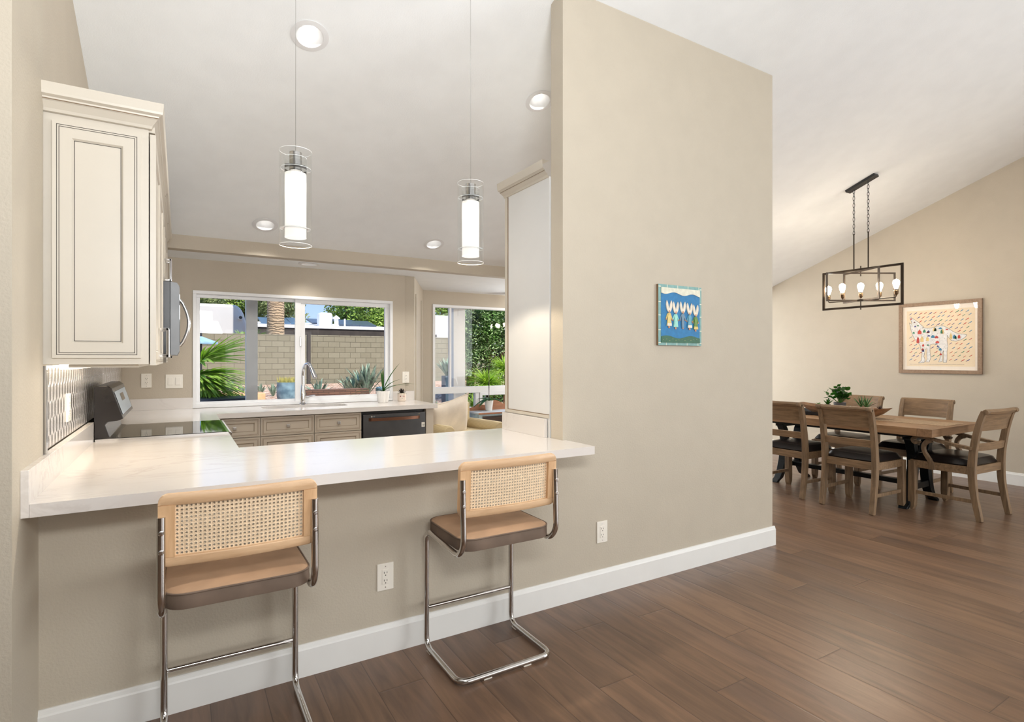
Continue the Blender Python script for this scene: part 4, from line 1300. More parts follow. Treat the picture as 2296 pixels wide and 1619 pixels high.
for b in (.03, .28, .5, .74, .95):
    tl.append((0, .055, b, b + .014)); tl.append((.955, 1, b, b + .014))
for a0, a1, b0, b1 in tl: mb.poly([F(a0, b0, YP - .0012), F(a1, b0, YP - .0012), F(a1, b1, YP - .0012), F(a0, b1, YP - .0012)])
mb.mi = 2; mb.poly([F(.055, .05, YP - .0018), F(.955, .05, YP - .0018), F(.955, .955, YP - .0018), F(.055, .955, YP - .0018)])
mb.build('border_tiles', ['tile_teal', 'tile_line', 'sky_paint'], pa)
w1 = [(.055 + .9 * k / 24, .135 + .02 * math.sin(k * .55 + .4) + .02 * k / 24) for k in range(25)]
mb = MB(); mb.prism([(F(u, v)[0], F(u, v)[2]) for u, v in [(.055, .05)] + w1 + [(.955, .05)]], 'Y', YP - .0055, YP - .001)
mb.build('cloud_band', 'cloud_paint', pa)
w2 = [(.055 + .9 * k / 24, .86 - .022 * math.sin(k * .42 + .2)) for k in range(25)]
mb = MB(); mb.prism([(F(u, v)[0], F(u, v)[2]) for u, v in [(.055, .955)] + w2 + [(.955, .955)]], 'Y', YP - .0045, YP - .001)
mb.mi = 1
for k in range(12):
    u, v = .1 + .07 * k, .885 + .05 * rnd.random()
    mb.poly([F(u, v, YP - .005), F(u + .008, v, YP - .005), F(u + .008, v + .008, YP - .005), F(u, v + .008, YP - .005)])
mb.build('green_hill', ['hill_paint', 'dress_yellow'], pa)
RB = [(.225, .26, 'dress_yellow', 'rab_white'), (.375, .275, 'dress_mint', None), (.54, .265, 'dress_slate', None), (.70, .28, 'dress_blue', 'rab_white'), (.845, .30, 'dress_green', 'dress_yellow')]
for u, v, dm, hem in RB:
    mb = MB()
    def PZ(pts, y0, y1):
        mb.prism([(F(a, b)[0], F(a, b)[2]) for a, b in pts], 'Y', YP - y1, YP - y0)
    mb.mi = 0
    for s in (-1, 1):
        PZ([(u, v + .20), (u + s * .028, v + .185), (u + s * .050, v + .150), (u + s * .064, v + .105), (u + s * .068, v + .065), (u + s * .062, v + .028), (u + s * .050, v), (u + s * .034, v + .030), (u + s * .022, v + .062), (u + s * .012, v + .100), (u, v + .135)], .002, .008)
    mb.mi = 1; PZ([(u + .013 * math.cos(q), v + .182 + .022 * math.sin(q)) for q in [2 * PI * k / 10 for k in range(10)]], .008, .0105)
    mb.mi = 2
    if dm == 'dress_slate': PZ([(u - .03, v + .205), (u + .03, v + .205), (u + .022, v + .44), (u - .022, v + .44)], .002, .009)
    else: PZ([(u - .022, v + .205), (u + .022, v + .205), (u + .052, v + .42), (u - .048, v + .42)], .002, .009)
    for s in (-1, 1): PZ([(u + s * .015, v + .205), (u + s * .035, v + .215), (u + s * .072, v + .30), (u + s * .055, v + .305)], .002, .007)
    mb.mi = 3
    for s in (-1, 1): PZ([(u + s * .055, v + .30), (u + s * .073, v + .298), (u + s * .07, v + .32), (u + s * .058, v + .32)], .002, .007)
    PZ([(u - .012, v + .42), (u + .012, v + .42), (u + .018, v + .455), (u - .01, v + .455)], .002, .007)
    if hem:
        mb.mi = 4; PZ([(u - .044, v + .375), (u + .048, v + .375), (u + .052, v + .42), (u - .048, v + .42)], .009, .0098)
    mb.build('figure', ['rab_white', 'skin_paint', dm, 'skin_paint', hem or dm], pa)

# ------------------------------------------------------------------ framed print on the dining wall
fp = thing('framed_print', 'framed print of a howling coyote filled with little houses on the dining wall', 'picture', (XD, 3.05, 1.63))
AX = XD - 0.03
AY0, AY1, AZ0, AZ1 = 3.488, 2.642, 1.198, 2.060      # left edge (far) to right edge (near)
def A(u, v, x=0.0): return (-x, (AY0 + u * (AY1 - AY0)) - 3.05, AZ1 - v * (AZ1 - AZ0) - 1.63)
fw = 0.042
mb = MB()
for a0, a1, b0, b1 in ((AY1, AY0, AZ1 - fw, AZ1), (AY1, AY0, AZ0, AZ0 + fw), (AY1, AY1 + fw, AZ0 + fw, AZ1 - fw), (AY0 - fw, AY0, AZ0 + fw, AZ1 - fw)):
    mb.bbox(-0.032, 0.0, a0 - 3.05, a1 - 3.05, b0 - 1.63, b1 - 1.63, 0.002)
mb.build('frame', 'frame_wood', fp)
MB().box(-0.014, -0.001, AY1 + fw - 3.05, AY0 - fw - 3.05, AZ0 + fw - 1.63, AZ1 - fw - 1.63).build('mat_board', 'mat_board', fp)
MB().box(-0.024, -0.0225, AY1 + fw - 3.05, AY0 - fw - 3.05, AZ0 + fw - 1.63, AZ1 - fw - 1.63).build('glazing', 'picture_glass', fp)
mb = MB()
cols = ['paper_art', 'art_white', 'art_red', 'art_blue', 'art_navy', 'art_green', 'art_yellow', 'art_black', 'art_brown']
mb.mi = 0; mb.poly([A(.10, .11, .0145), A(.92, .11, .0145), A(.92, .90, .0145), A(.10, .90, .0145)])
CY = [(.140, .205), (.152, .190), (.175, .215), (.20, .235), (.245, .27), (.285, .315), (.315, .345), (.30, .35), (.36, .365), (.43, .36), (.47, .345), (.54, .335), (.60, .365), (.68, .43), (.73, .455), (.80, .465), (.83, .475), (.81, .505), (.76, .54), (.70, .555), (.65, .545), (.615, .50), (.605, .47), (.60, .55), (.612, .62), (.60, .70), (.60, .80), (.595, .845), (.555, .845), (.56, .76), (.56, .68), (.545, .72), (.545, .83), (.50, .84), (.515, .79), (.525, .70), (.505, .63), (.475, .585), (.42, .59), (.395, .60), (.395, .70), (.405, .78), (.385, .84), (.34, .84), (.36, .80), (.355, .72), (.36, .65), (.335, .66), (.32, .76), (.335, .82), (.32, .85), (.25, .855), (.285, .82), (.295, .72), (.27, .60), (.215, .53), (.175, .46), (.150, .36), (.135, .275), (.150, .29), (.165, .30), (.16, .26)]
def poly2(pts, x):
    t = plate([(p[0], p[1]) for p in pts], [], 0, 0.0001)
    for v in t.verts: v.co = Vector(A(v.co.x, v.co.y, x + v.co.z))
    mb.merge(t)
mb.mi = 1; poly2(CY, .0148)
def inside(p, P):
    c = False
    for (x1, y1), (x2, y2) in zip(P, P[1:] + P[:1]):
        if (y1 > p[1]) != (y2 > p[1]) and p[0] < (x2 - x1) * (p[1] - y1) / (y2 - y1) + x1: c = not c
    return c
mb.mi = 7
for a, b in zip(CY, CY[1:] + CY[:1]):
    d = Vector((b[0] - a[0], b[1] - a[1])); nn = Vector((-d.y, d.x)).normalized() * 0.0016
    mb.poly([A(a[0] - nn.x, a[1] - nn.y, .0152), A(b[0] - nn.x, b[1] - nn.y, .0152), A(b[0] + nn.x, b[1] + nn.y, .0152), A(a[0] + nn.x, a[1] + nn.y, .0152)])
def house(u, v, w, h, c, roof=None):
    mb.mi = c; mb.poly([A(u - w, v, .0154), A(u + w, v, .0154), A(u + w, v + h, .0154), A(u - w, v + h, .0154)])
    mb.mi = roof if roof else c; mb.poly([A(u - w, v, .0154), A(u, v - h * .9, .0154), A(u + w, v, .0154)])
for H in [(.265, .41, .025, .035, 2), (.245, .52, .018, .05, 2), (.325, .40, .017, .025, 5), (.375, .41, .015, .02, 4), (.37, .42, .018, .012, 2), (.45, .38, .02, .03, 6), (.46, .385, .015, .025, 5), (.52, .37, .02, .014, 3), (.535, .415, .013, .03, 5), (.55, .41, .012, .04, 6), (.60, .39, .016, .01, 2), (.295, .51, .02, .045, 6), (.365, .51, .018, .035, 6), (.38, .47, .018, .012, 4), (.43, .48, .022, .024, 3), (.475, .49, .022, .02, 2), (.485, .56, .022, .02, 2), (.645, .48, .015, .05, 6), (.685, .49, .018, .03, 3), (.70, .50, .012, .025, 5), (.74, .49, .015, .03, 2), (.31, .60, .013, .02, 2), (.37, .60, .015, .012, 5), (.305, .66, .014, .02, 2), (.31, .675, .012, .02, 4), (.52, .66, .018, .02, 3), (.525, .73, .014, .016, 2), (.49, .62, .012, .012, 4), (.158, .22, .01, .012, 2), (.20, .27, .012, .01, 8), (.21, .33, .012, .012, 4), (.245, .32, .01, .012, 5), (.19, .42, .014, .014, 5)]:
    house(*H)
mb.mi = 7
for k in range(520):
    u, v = rnd.uniform(.13, .84), rnd.uniform(.19, .85)
    if inside((u, v), CY):
        w, h = rnd.choice(((.006, .0014), (.0012, .008), (.004, .005)))
        mb.mi = rnd.choice((7, 7, 4, 8, 2, 3, 6))
        mb.poly([A(u, v, .0157), A(u + w, v, .0157), A(u + w, v + h, .0157), A(u, v + h, .0157)])
for j in range(13):
    for i in range(12):
        u = .135 + i * .062 + (j % 2) * .03 + rnd.uniform(-.008, .008); v = .16 + j * .055 + rnd.uniform(-.008, .008)
        if u > .86 or inside((u, v), CY) or inside((u + .03, v), CY): continue
        mb.mi = rnd.choice((2, 2, 3, 3, 5, 4)); s = rnd.uniform(.8, 1.2)
        mb.poly([A(u, v, .0150), A(u + .018 * s, v - .014 * s, .0150), A(u + .034 * s, v - .024 * s, .0150), A(u + .036 * s, v - .018 * s, .0150), A(u + .02 * s, v - .004, .0150)])
        mb.mi = 8; mb.poly([A(u - .006, v + .004, .0151), A(u + .010, v - .004, .0151), A(u + .012, v + .001, .0151), A(u, v + .006, .0151)])
        mb.mi = 6; mb.poly([A(u + .034, v + .010, .0150), A(u + .038, v + .010, .0150), A(u + .038, v + .014, .0150), A(u + .034, v + .014, .0150)])
mb.mi = 8
for k in range(60):
    u = .14 + .011 * k
    mb.poly([A(u, .872, .0150), A(u + .007, .872 + rnd.uniform(-.002, .002), .0150), A(u + .007, .875, .0150), A(u, .875, .0150)])
mb.build('print_sheet', cols, fp, auto=True)

# ------------------------------------------------------------------ dining chairs
def stile_pts(top=0.93):
    return [(-0.262, 0.0), (-0.235, 0.14), (-0.212, 0.30), (-0.205, 0.45), (-0.215, 0.58), (-0.240, 0.74), (-0.268, 0.86), (-0.292, top)]
def smooth2(pts, m=5):
    """Catmull-Rom through 2D points."""
    out = []
    n = len(pts)
    for i in range(n - 1):
        p0, p1, p2, p3 = pts[max(i - 1, 0)], pts[i], pts[i + 1], pts[min(i + 2, n - 1)]
        for k in range(m):
            t = k / m
            out.append(tuple(0.5 * ((2 * b_) + (-a_ + c_) * t + (2 * a_ - 5 * b_ + 4 * c_ - d_) * t * t + (-a_ + 3 * b_ - 3 * c_ + d_) * t ** 3) for a_, b_, c_, d_ in zip(p0, p1, p2, p3)))
    out.append(tuple(pts[-1]))
    return out
def sweep_profile(mb, pts, w, x):
    """Flat bar following (y,z) points, section 2w wide in x, thickness th in the plane."""
    n = len(pts)
    R0 = []
    for i, (y, z) in enumerate(pts):
        a = Vector((pts[min(i + 1, n - 1)][0] - pts[max(i - 1, 0)][0], pts[min(i + 1, n - 1)][1] - pts[max(i - 1, 0)][1])).normalized()
        nn = Vector((a.y, -a.x))
        th = w[1] if not callable(w[1]) else w[1](i / (n - 1))
        P = []
        for sx, st in ((-1, 1), (1, 1), (1, -1), (-1, -1)):
            P.append(mb.bm.verts.new((x + sx * w[0], y + nn.x * th * st, z + nn.y * th * st)))
        R0.append(P)
    for A_, B_ in zip(R0, R0[1:]):
        for k in range(4): mb._f([A_[k], A_[(k + 1) % 4], B_[(k + 1) % 4], B_[k]])
    mb._f(R0[0][::-1]); mb._f(R0[-1])
def make_chair(loc, rz, label, arm=False, group='side chairs at the dining table'):
    t = thing('dining_chair', label, 'chair', loc, rz, group)
    hw = 0.26 if arm else 0.222
    fwid = 0.29 if arm else 0.235
    zs = 0.385
    for s in (-1, 1):
        mb = MB(); sweep_profile(mb, smooth2(stile_pts()[:4]), (0.021, lambda q: 0.020 + 0.008 * q), s * hw); mb.build('leg', 'chair_wood', t, bevel=0.003)
    for s in (-1, 1):
        mb = MB(); P = [(0.248, 0.0), (0.262, 0.06), (0.262, 0.42)]
        mb.prism([(0.225, 0.0), (0.242, 0.0), (0.262, 0.04), (0.266, 0.10), (0.262, 0.445), (0.205, 0.445), (0.205, 0.10), (0.212, 0.03)], 'X', s * fwid - 0.026, s * fwid + 0.026)
        mb.build('leg', 'chair_wood', t, bevel=0.004)
    mb = MB()
    mb.box(-hw, hw, -0.215, -0.193, zs, 0.452); mb.box(-fwid, fwid, 0.212, 0.258, zs, 0.452)
    for s in (-1, 1):
        mb.prism([(s * hw - 0.012, -0.20), (s * hw + 0.014, -0.20), (s * fwid + 0.014, 0.23), (s * fwid - 0.012, 0.23)], 'Z', zs, 0.452)
    mb.build('seat_rail', 'chair_wood_x', t, bevel=0.002)
    for s in (-1, 1):
        mb = MB(); mb.prism([(s * hw - 0.010, -0.232), (s * hw + 0.010, -0.232), (s * fwid + 0.010, 0.23), (s * fwid - 0.010, 0.23)], 'Z', 0.145, 0.175)
        mb.build('stretcher', 'chair_wood', t, bevel=0.002)
    # cushion
    mb = MB(); N_ = 14
    g = []
    for j in range(N_ + 1):
        row = []
        v = -1 + 2 * j / N_
        for i in range(N_ + 1):
            u = -1 + 2 * i / N_
            ww = (hw + (fwid - hw) * (v + 1) / 2) + 0.018
            rr_ = max(abs(u), abs(v))
            e = (1 - abs(u) ** 5) * (1 - abs(v) ** 5)
            uu = u * math.sqrt(1 - 0.16 * v * v * abs(u)); vv = v * math.sqrt(1 - 0.16 * u * u * abs(v))
            row.append(mb.bm.verts.new((uu * ww, 0.028 + vv * 0.235, 0.462 + 0.062 * (max(e, 0) ** 0.35))))
        g.append(row)
    for j in range(N_):
        for i in range(N_): mb._f([g[j][i], g[j][i + 1], g[j + 1][i + 1], g[j + 1][i]])
    edge = [g[0][i] for i in range(N_ + 1)] + [g[j][N_] for j in range(1, N_ + 1)] + [g[N_][i] for i in range(N_ - 1, -1, -1)] + [g[j][0] for j in range(N_ - 1, 0, -1)]
    low = [mb.bm.verts.new((v.co.x * 0.96, 0.028 + (v.co.y - 0.028) * 0.96, 0.450)) for v in edge]
    for k in range(len(edge)): mb._f([edge[k], edge[(k + 1) % len(edge)], low[(k + 1) % len(edge)], low[k]])
    mb._f(low)
    mb.build('seat_cushion', 'leather', t, smooth=True)
    # back: stiles above the seat, rolled top, panel and lower rail
    bk = thing('backrest', None, None); bk.parent = t
    for s in (-1, 1):
        mb = MB(); sweep_profile(mb, smooth2(stile_pts()[3:]), (0.021, lambda q: 0.028 - 0.010 * q), s * hw)
        mb.lathe([(0.022, -0.021), (0.022, 0.021)], seg=18, M=Matrix.Translation((s * hw, -0.306, 0.926)) @ Matrix.Rotation(PI / 2, 4, 'Y'))
        mb.build('stile', 'chair_wood', bk, bevel=0.002)
    mb = MB()
    def bow(x): return -0.022 * (1 - (x / hw) ** 2)
    nx = 12
    SEC = [(-0.322, 0.929), (-0.313, 0.945), (-0.298, 0.949), (-0.283, 0.940), (-0.270, 0.900), (-0.254, 0.830), (-0.242, 0.765), (-0.254, 0.762), (-0.268, 0.830), (-0.288, 0.893), (-0.297, 0.906), (-0.312, 0.910)]
    cols_ = [[mb.bm.verts.new((-hw + 2 * hw * i / nx, y + bow(-hw + 2 * hw * i / nx), z)) for y, z in SEC] for i in range(nx + 1)]
    for A_, B_ in zip(cols_, cols_[1:]):
        for k in range(len(SEC)): mb._f([A_[k], A_[(k + 1) % len(SEC)], B_[(k + 1) % len(SEC)], B_[k]])
    mb._f(cols_[0][::-1]); mb._f(cols_[-1])
    mb.build('crest_panel', 'chair_wood_x', bk, smooth=True)
    mb = MB()
    SEC2 = [(-0.212, 0.590), (-0.220, 0.652), (-0.240, 0.650), (-0.230, 0.588)]
    cols_ = [[mb.bm.verts.new((-hw + 2 * hw * i / nx, y + bow(-hw + 2 * hw * i / nx), z)) for y, z in SEC2] for i in range(nx + 1)]
    for A_, B_ in zip(cols_, cols_[1:]):
        for k in range(4): mb._f([A_[k], A_[(k + 1) % 4], B_[(k + 1) % 4], B_[k]])
    mb.build('lower_rail', 'chair_wood_x', bk)
    if arm:
        for s in (-1, 1):
            ar = thing('arm', None, None); ar.parent = t
            mb = MB()
            sweep_profile(mb, smooth2([(-0.215, 0.612), (-0.08, 0.628), (0.06, 0.652), (0.15, 0.668), (0.205, 0.664), (0.232, 0.640), (0.222, 0.612), (0.198, 0.610), (0.192, 0.626)], 6), (0.026, 0.012), s * (hw + 0.022))
            mb.build('armrest', 'chair_wood', ar, bevel=0.004)
            mb = MB()
            sweep_profile(mb, smooth2([(0.075, 0.385), (0.080, 0.44), (0.110, 0.49), (0.138, 0.54), (0.142, 0.59), (0.115, 0.63), (0.08, 0.648)], 6), (0.017, lambda q: 0.024 - 0.010 * math.sin(PI * q)), s * (hw + 0.034))
            mb.build('arm_support', 'chair_wood', ar, bevel=0.003)
    return t
c0 = make_chair((5.48, 2.775, 0), -PI / 2, 'wooden dining chair with its back to the camera, in front of the dough bowl')
dup(c0, (5.49, 3.42, 0), -PI / 2, 'wooden dining chair with black seat, partly hidden by the partition wall edge')
dup(c0, (6.545, 2.80, 0), PI / 2, 'wooden dining chair on the far side of the table, nearest the framed print')
dup(c0, (6.545, 3.47, 0), PI / 2, 'wooden dining chair on the far side of the table, behind the potted plants')
make_chair((6.05, 2.225, 0), math.radians(-3), 'wooden armchair with scrolled arms at the near end of the dining table', True, None)

# ------------------------------------------------------------------ dining table
TX0, TX1, TY0, TY1, TZ = 5.53, 6.57, 2.225, 4.10, 0.765
dt = thing('dining_table', 'brown plank dining table on black curved trestle legs', 'table', (6.05, 3.16, 0))
mb = MB(); mb.bbox(TX0, TX1, TY0 + 0.115, TY1 - 0.115, TZ - 0.07, TZ, 0.003); mb.build('table_top', 'table_wood', dt, local=False)
for a, b in ((TY0, TY0 + 0.114), (TY1 - 0.114, TY1)):
    MB().bbox(TX0, TX1, a, b, TZ - 0.07, TZ, 0.003).build('breadboard_end', 'table_end', dt, local=False)
MB().box(TX0 + 0.10, TX1 - 0.10, TY0 + 0.26, TY1 - 0.26, TZ - 0.10, TZ - 0.07).build('apron', 'iron', dt, local=False)
for yy in (2.52, 3.80):
    for s in (-1, 1):
        mb = MB()
        P = [(0.30, 0.0), (0.285, 0.02), (0.235, 0.045), (0.185, 0.12), (0.145, 0.24), (0.118, 0.36), (0.120, 0.48), (0.15, 0.58), (0.19, 0.64), (0.23, 0.665)]
        wdt = [0.022, 0.026, 0.030, 0.034, 0.036, 0.036, 0.036, 0.036, 0.034, 0.03]
        L0 = [(6.0 + s * (p[0] + w), p[1]) for p, w in zip(P, wdt)]; L1 = [(6.0 + s * (p[0] - w), p[1]) for p, w in zip(P, wdt)]
        mb.prism(L0 + L1[::-1], 'Y', yy - 0.038, yy + 0.038)
        mb.build('leg', 'iron', dt, local=False, bevel=0.004)
    mb = MB(); mb.box(5.78, 6.30, yy - 0.045, yy + 0.045, 0.62, 0.665); mb.box(5.87, 6.13, yy - 0.03, yy + 0.03, 0.16, 0.215)
    mb.build('leg_bracket', 'iron', dt, local=False)
MB().bbox(5.965, 6.035, 2.52, 3.80, 0.165, 0.21, 0.004).build('stretcher', 'iron', dt, local=False)

# runner, tray, bowl and its plants
mb = MB(); N_ = 24
for i in range(N_):
    a, b = 2.27 + (4.05 - 2.27) * i / N_, 2.27 + (4.05 - 2.27) * (i + 1) / N_
    mb.box(5.90, 6.26, a, b, TZ + 0.0005, TZ + 0.0035)
bmesh.ops.remove_doubles(mb.bm, verts=mb.bm.verts, dist=1e-4)
tag(mb.build('table_runner', 'runner_cloth'), 'beige woven runner along the middle of the dining table', 'table runner')
tr = thing('tray', 'low dark metal tray under the dough bowl', 'tray', (6.03, 3.44, TZ + 0.004))
mb = MB()
V = []
for sx, sy, z in ((.15, .34, 0), (.17, .36, 0.0), (.185, .38, .035), (.19, .385, .035), (.175, .365, -0.0)):
    V.append([mb.bm.verts.new((x, y, z)) for x, y in rrect(-sx, sx, -sy, sy, 0.05)])
mb._f(V[0])
for A_, B_ in zip(V, V[1:4]):
    for k in range(len(A_)): mb._f([A_[k], A_[(k + 1) % len(A_)], B_[(k + 1) % len(B_)], B_[k]])
mb.build('tray_body', 'dark_metal', tr)
bo = thing('dough_bowl', 'long carved wooden bowl full of small plants on the dining table', 'bowl', (6.03, 3.235, TZ + 0.006))
mb = MB()
def oval(a, b, z, n=32, rise=0.0): return [(a * math.copysign(abs(math.cos(2 * PI * k / n)) ** 0.7, math.cos(2 * PI * k / n)), b * math.copysign(abs(math.sin(2 * PI * k / n)) ** 0.85, math.sin(2 * PI * k / n)), z + rise * abs(math.sin(2 * PI * k / n)) ** 4) for k in range(n)]
rings = [oval(.07, .24, 0.0), oval(.105, .315, 0.012, rise=.002), oval(.130, .385, 0.045, rise=.006), oval(.148, .440, 0.080, rise=.018), oval(.152, .462, 0.092, rise=.024), oval(.142, .435, 0.088, rise=.020), oval(.115, .32, 0.052, rise=.01), oval(.08, .20, 0.03)]
V = [[mb.bm.verts.new(p) for p in r] for r in rings]
mb._f(V[0][::-1])
for A_, B_ in zip(V, V[1:]):
    for k in range(32): mb._f([A_[k], A_[(k + 1) % 32], B_[(k + 1) % 32], B_[k]])
mb._f(V[-1])
mb.build('bowl_body', 'bowl_wood', bo, smooth=True)
mb = MB(); V = [mb.bm.verts.new(p) for p in oval(.125, .36, 0.066)]; mb._f(V); mb.build('soil', 'soil', bo)
def round_leaf(mb, base, d, up, r):
    d = Vector(d).normalized(); side = d.cross(Vector(up)).normalized(); nup = side.cross(d)
    c = Vector(base) + d * r
    pts = [c + d * r * math.cos(a) + side * r * 0.72 * math.sin(a) + nup * r * 0.12 * math.cos(2 * a) for a in [2 * PI * k / 10 for k in range(10)]]
    cv = mb.bm.verts.new(c); v = [mb.bm.verts.new(p) for p in pts]
    for k in range(10): mb._f([cv, v[k], v[(k + 1) % 10]])
BX, BY, BZ = 6.03, 3.235, TZ + 0.006
# bushy potted plant
pp = thing('potted_plant', 'bushy round-leaved plant in a grey pot, tallest in the dough bowl', 'potted plant', (6.03, 3.27, BZ + 0.055))
MB().lathe([(0.045, 0), (0.052, 0.02), (0.060, 0.085), (0.056, 0.085), (0.05, 0.075), (0.001, 0.075)], seg=28).build('pot', 'pot_grey', pp, smooth=True)
mb = MB(); mb2 = MB(); R2 = random.Random(3)
for k in range(20):
    a = k * 2.4; ln = R2.uniform(.06, .16); tilt = R2.uniform(.2, 1.1) if k > 2 else .15
    tip = Vector((math.cos(a) * math.sin(tilt), math.sin(a) * math.sin(tilt), math.cos(tilt))) * ln + Vector((0, 0, .09))
    mb2.tube([(0, 0, .07), tip * 0.6 + Vector((0, 0, .03)), tip], 0.0025, 6)
    for q in range(5):
        b = R2.uniform(0, 2 * PI); pos = tip * R2.uniform(.65, 1.0) + Vector((0, 0, .02))
        round_leaf(mb, pos, (math.cos(b), math.sin(b), R2.uniform(-.4, .8)), (R2.uniform(-1, 1), R2.uniform(-1, 1), .8), R2.uniform(.020, .033))
mb.build('foliage', 'leaf_dark', pp); mb2.build('stem', 'leaf_mid', pp)
def spiky(name, loc, label, n, ln, w, m, potr=None, potm='terracotta', potlab=None, bend=.15, spread=.9, cat='potted plant', grp=None, poth=.05):
    t = thing(name, label, cat, loc, 0, grp)
    z = 0
    if potr:
        MB().lathe([(potr * .75, 0), (potr, poth), (potr * .93, poth), (potr * .88, poth * .85), (0.001, poth * .85)], seg=24).build('pot', potm, t, smooth=True)
        z = poth * .8
    mb = MB(); R3 = random.Random(int(loc[0] * 1000 + loc[1] * 77) & 255)
    for k in range(n):
        a = k * 2.399; tl = spread * (0.15 + 0.85 * (k / n)) + R3.uniform(-.08, .08)
        d = (math.cos(a) * math.sin(tl), math.sin(a) * math.sin(tl), math.cos(tl))
        mb.leaf((d[0] * w * .4, d[1] * w * .4, z), d, (-d[0] * .5, -d[1] * .5, 1), ln * R3.uniform(.75, 1.1), w, bend * R3.uniform(.3, 1.3))
    mb.build('foliage', m, t)
    return t
G = 'small plants in the dough bowl'
spiky('aloe_plant', (6.03, 3.055, BZ + .06), 'left-hand spiky green aloe right of the bushy plant', 12, .13, .013, 'leaf_aloe', .03, grp=G, spread=.75)
spiky('aloe_plant', (6.00, 2.99, BZ + .06), 'right-hand spiky green aloe in the middle of the bowl', 16, .14, .014, 'leaf_aloe', .032, grp=G, spread=.95)
spiky('succulent', (6.04, 3.405, BZ + .06), 'dark pointed succulent left of the bushy plant', 14, .085, .018, 'leaf_dark', .03, 'pot_grey', grp=G, spread=.8)
spiky('succulent', (6.03, 3.50, BZ + .062), 'flat yellow-green succulent at the far end of the bowl', 14, .045, .018, 'leaf_mid', .032, 'steel_blue', grp=G, spread=1.3, poth=.03)
spiky('succulent', (5.98, 3.13, BZ + .062), 'pale rosette succulent in a low grey dish, in front of the bushy plant', 16, .032, .014, 'leaf_bluegreen', .05, 'pot_grey', grp=G, spread=1.2, poth=.03)
spiky('succulent', (6.03, 2.875, BZ + .062), 'brownish spiky succulent in a terracotta pot at the near end of the bowl', 16, .05, .013, 'leaf_purple', .045, 'terracotta', grp=G, spread=1.0, poth=.03)

# ------------------------------------------------------------------ chandelier
ch = thing('chandelier', 'dark metal box-frame chandelier with five glowing bulbs over the dining table', 'chandelier', (6.20, 3.145, 2.12))
def L3(x, y, z): return (x - 6.20, y - 3.145, z - 2.12)
Mc = Matrix.Translation(L3(6.20, 3.14, zc(3.14))) @ Matrix.Rotation(-TH, 4, 'X')
MB().bbox(-0.045, 0.045, -0.155, 0.155, -0.026, 0.0, 0.003, M=Mc).build('canopy', 'dark_metal', ch)
for yy in (3.215, 3.070):
    ztop = zc(yy) - 0.03
    zrod = 2.70
    mb = MB(); n = int((ztop - zrod) / 0.036)
    for k in range(n):
        z = zrod + (k + .5) * (ztop - zrod) / n
        r1, r2 = .010, .024
        pts = [((r1 * math.cos(a)), (r2 * math.sin(a))) for a in [2 * PI * q / 10 for q in range(10)]]
        P = [L3(6.20 + (p[0] if k % 2 else 0), yy + (0 if k % 2 else p[0]), z + p[1]) for p in pts]
        mb.tube(P, 0.0026, 5, closed=True)
    mb.build('chain', 'dark_metal', ch)
    MB().tube([L3(6.20, yy, 2.33), L3(6.20, yy, zrod + 0.01)], 0.0065, 10).build('rod', 'light_iron', ch, smooth=True)
def fr_rect(cx_, cy_, ang, hl, z0, z1, w=0.011, d=0.016):
    M = Matrix.Translation(L3(cx_, cy_, 0) ) @ Matrix.Rotation(ang, 4, 'Z')
    mb = MB()
    zz0, zz1 = z0, z1
    mb.box(-w / 2, w / 2, -hl, hl, zz1 - d, zz1, M); mb.box(-w / 2, w / 2, -hl, hl, zz0, zz0 + d, M)
    mb.box(-w / 2, w / 2, -hl, -hl + d, zz0 + d, zz1 - d, M); mb.box(-w / 2, w / 2, hl - d, hl, zz0 + d, zz1 - d, M)
    return mb
fr_rect(6.20, 3.145, 0, .405, 1.915, 2.335, .016, .022).build('outer_frame', 'light_iron', ch)
fr_rect(6.20, 3.145, math.radians(59), .367, 1.985, 2.29).build('inner_frame', 'light_iron', ch)
fr_rect(6.20, 3.145, math.radians(-25), .26, 1.985, 2.315, .014, .018).build('inner_frame', 'light_iron', ch)
mb = MB(); mb.tube([L3(6.20, 3.145, 2.25), L3(6.20, 3.145, 2.36)], 0.006, 8); mb.tube([L3(6.20, 3.145, 1.895), L3(6.20, 3.145, 2.01)], 0.006, 8)
mb.lathe([(0.034, 0.0), (0.034, 0.018), (0.02, 0.022)], c=L3(6.20, 3.145, 1.985), seg=24)
mb.build('hub', 'light_iron', ch, smooth=True)
a1, a2 = math.radians(4), math.radians(38)
BP = [((-.33), a1), (.33, a1), (-.17, a2), (.17, a2), (0, 0)]
for rr_, an in BP:
    x, y = 6.20 - rr_ * math.sin(an), 3.145 + rr_ * math.cos(an)
    zb = 2.035
    if rr_:
        P = arc_path([L3(6.20, 3.145, 1.997), L3(x, y, 1.997 if abs(rr_) > .2 else 2.0), L3(x, y, zb)], .03, 5)
        MB().tube(P, 0.005, 8).build('arm', 'light_iron', ch, smooth=True)
    mb = MB(); mb.lathe([(0.006, -0.02), (0.02, 0.0), (0.021, 0.012), (0.019, 0.014), (0.022, 0.02), (0.022, 0.03), (0.018, 0.034), (0.020, 0.045)], c=L3(x, y, zb), seg=18)
    sk_ = mb.build('socket', 'brass_socket', ch, smooth=True)
    mb = MB(); mb.lathe([(0.013, 0.042), (0.016, 0.055), (0.026, 0.085), (0.031, 0.108), (0.029, 0.125), (0.018, 0.140), (0.001, 0.146)], c=L3(x, y, zb), seg=20)
    mb.build('bulb', 'bulb_glow', ch, smooth=True)
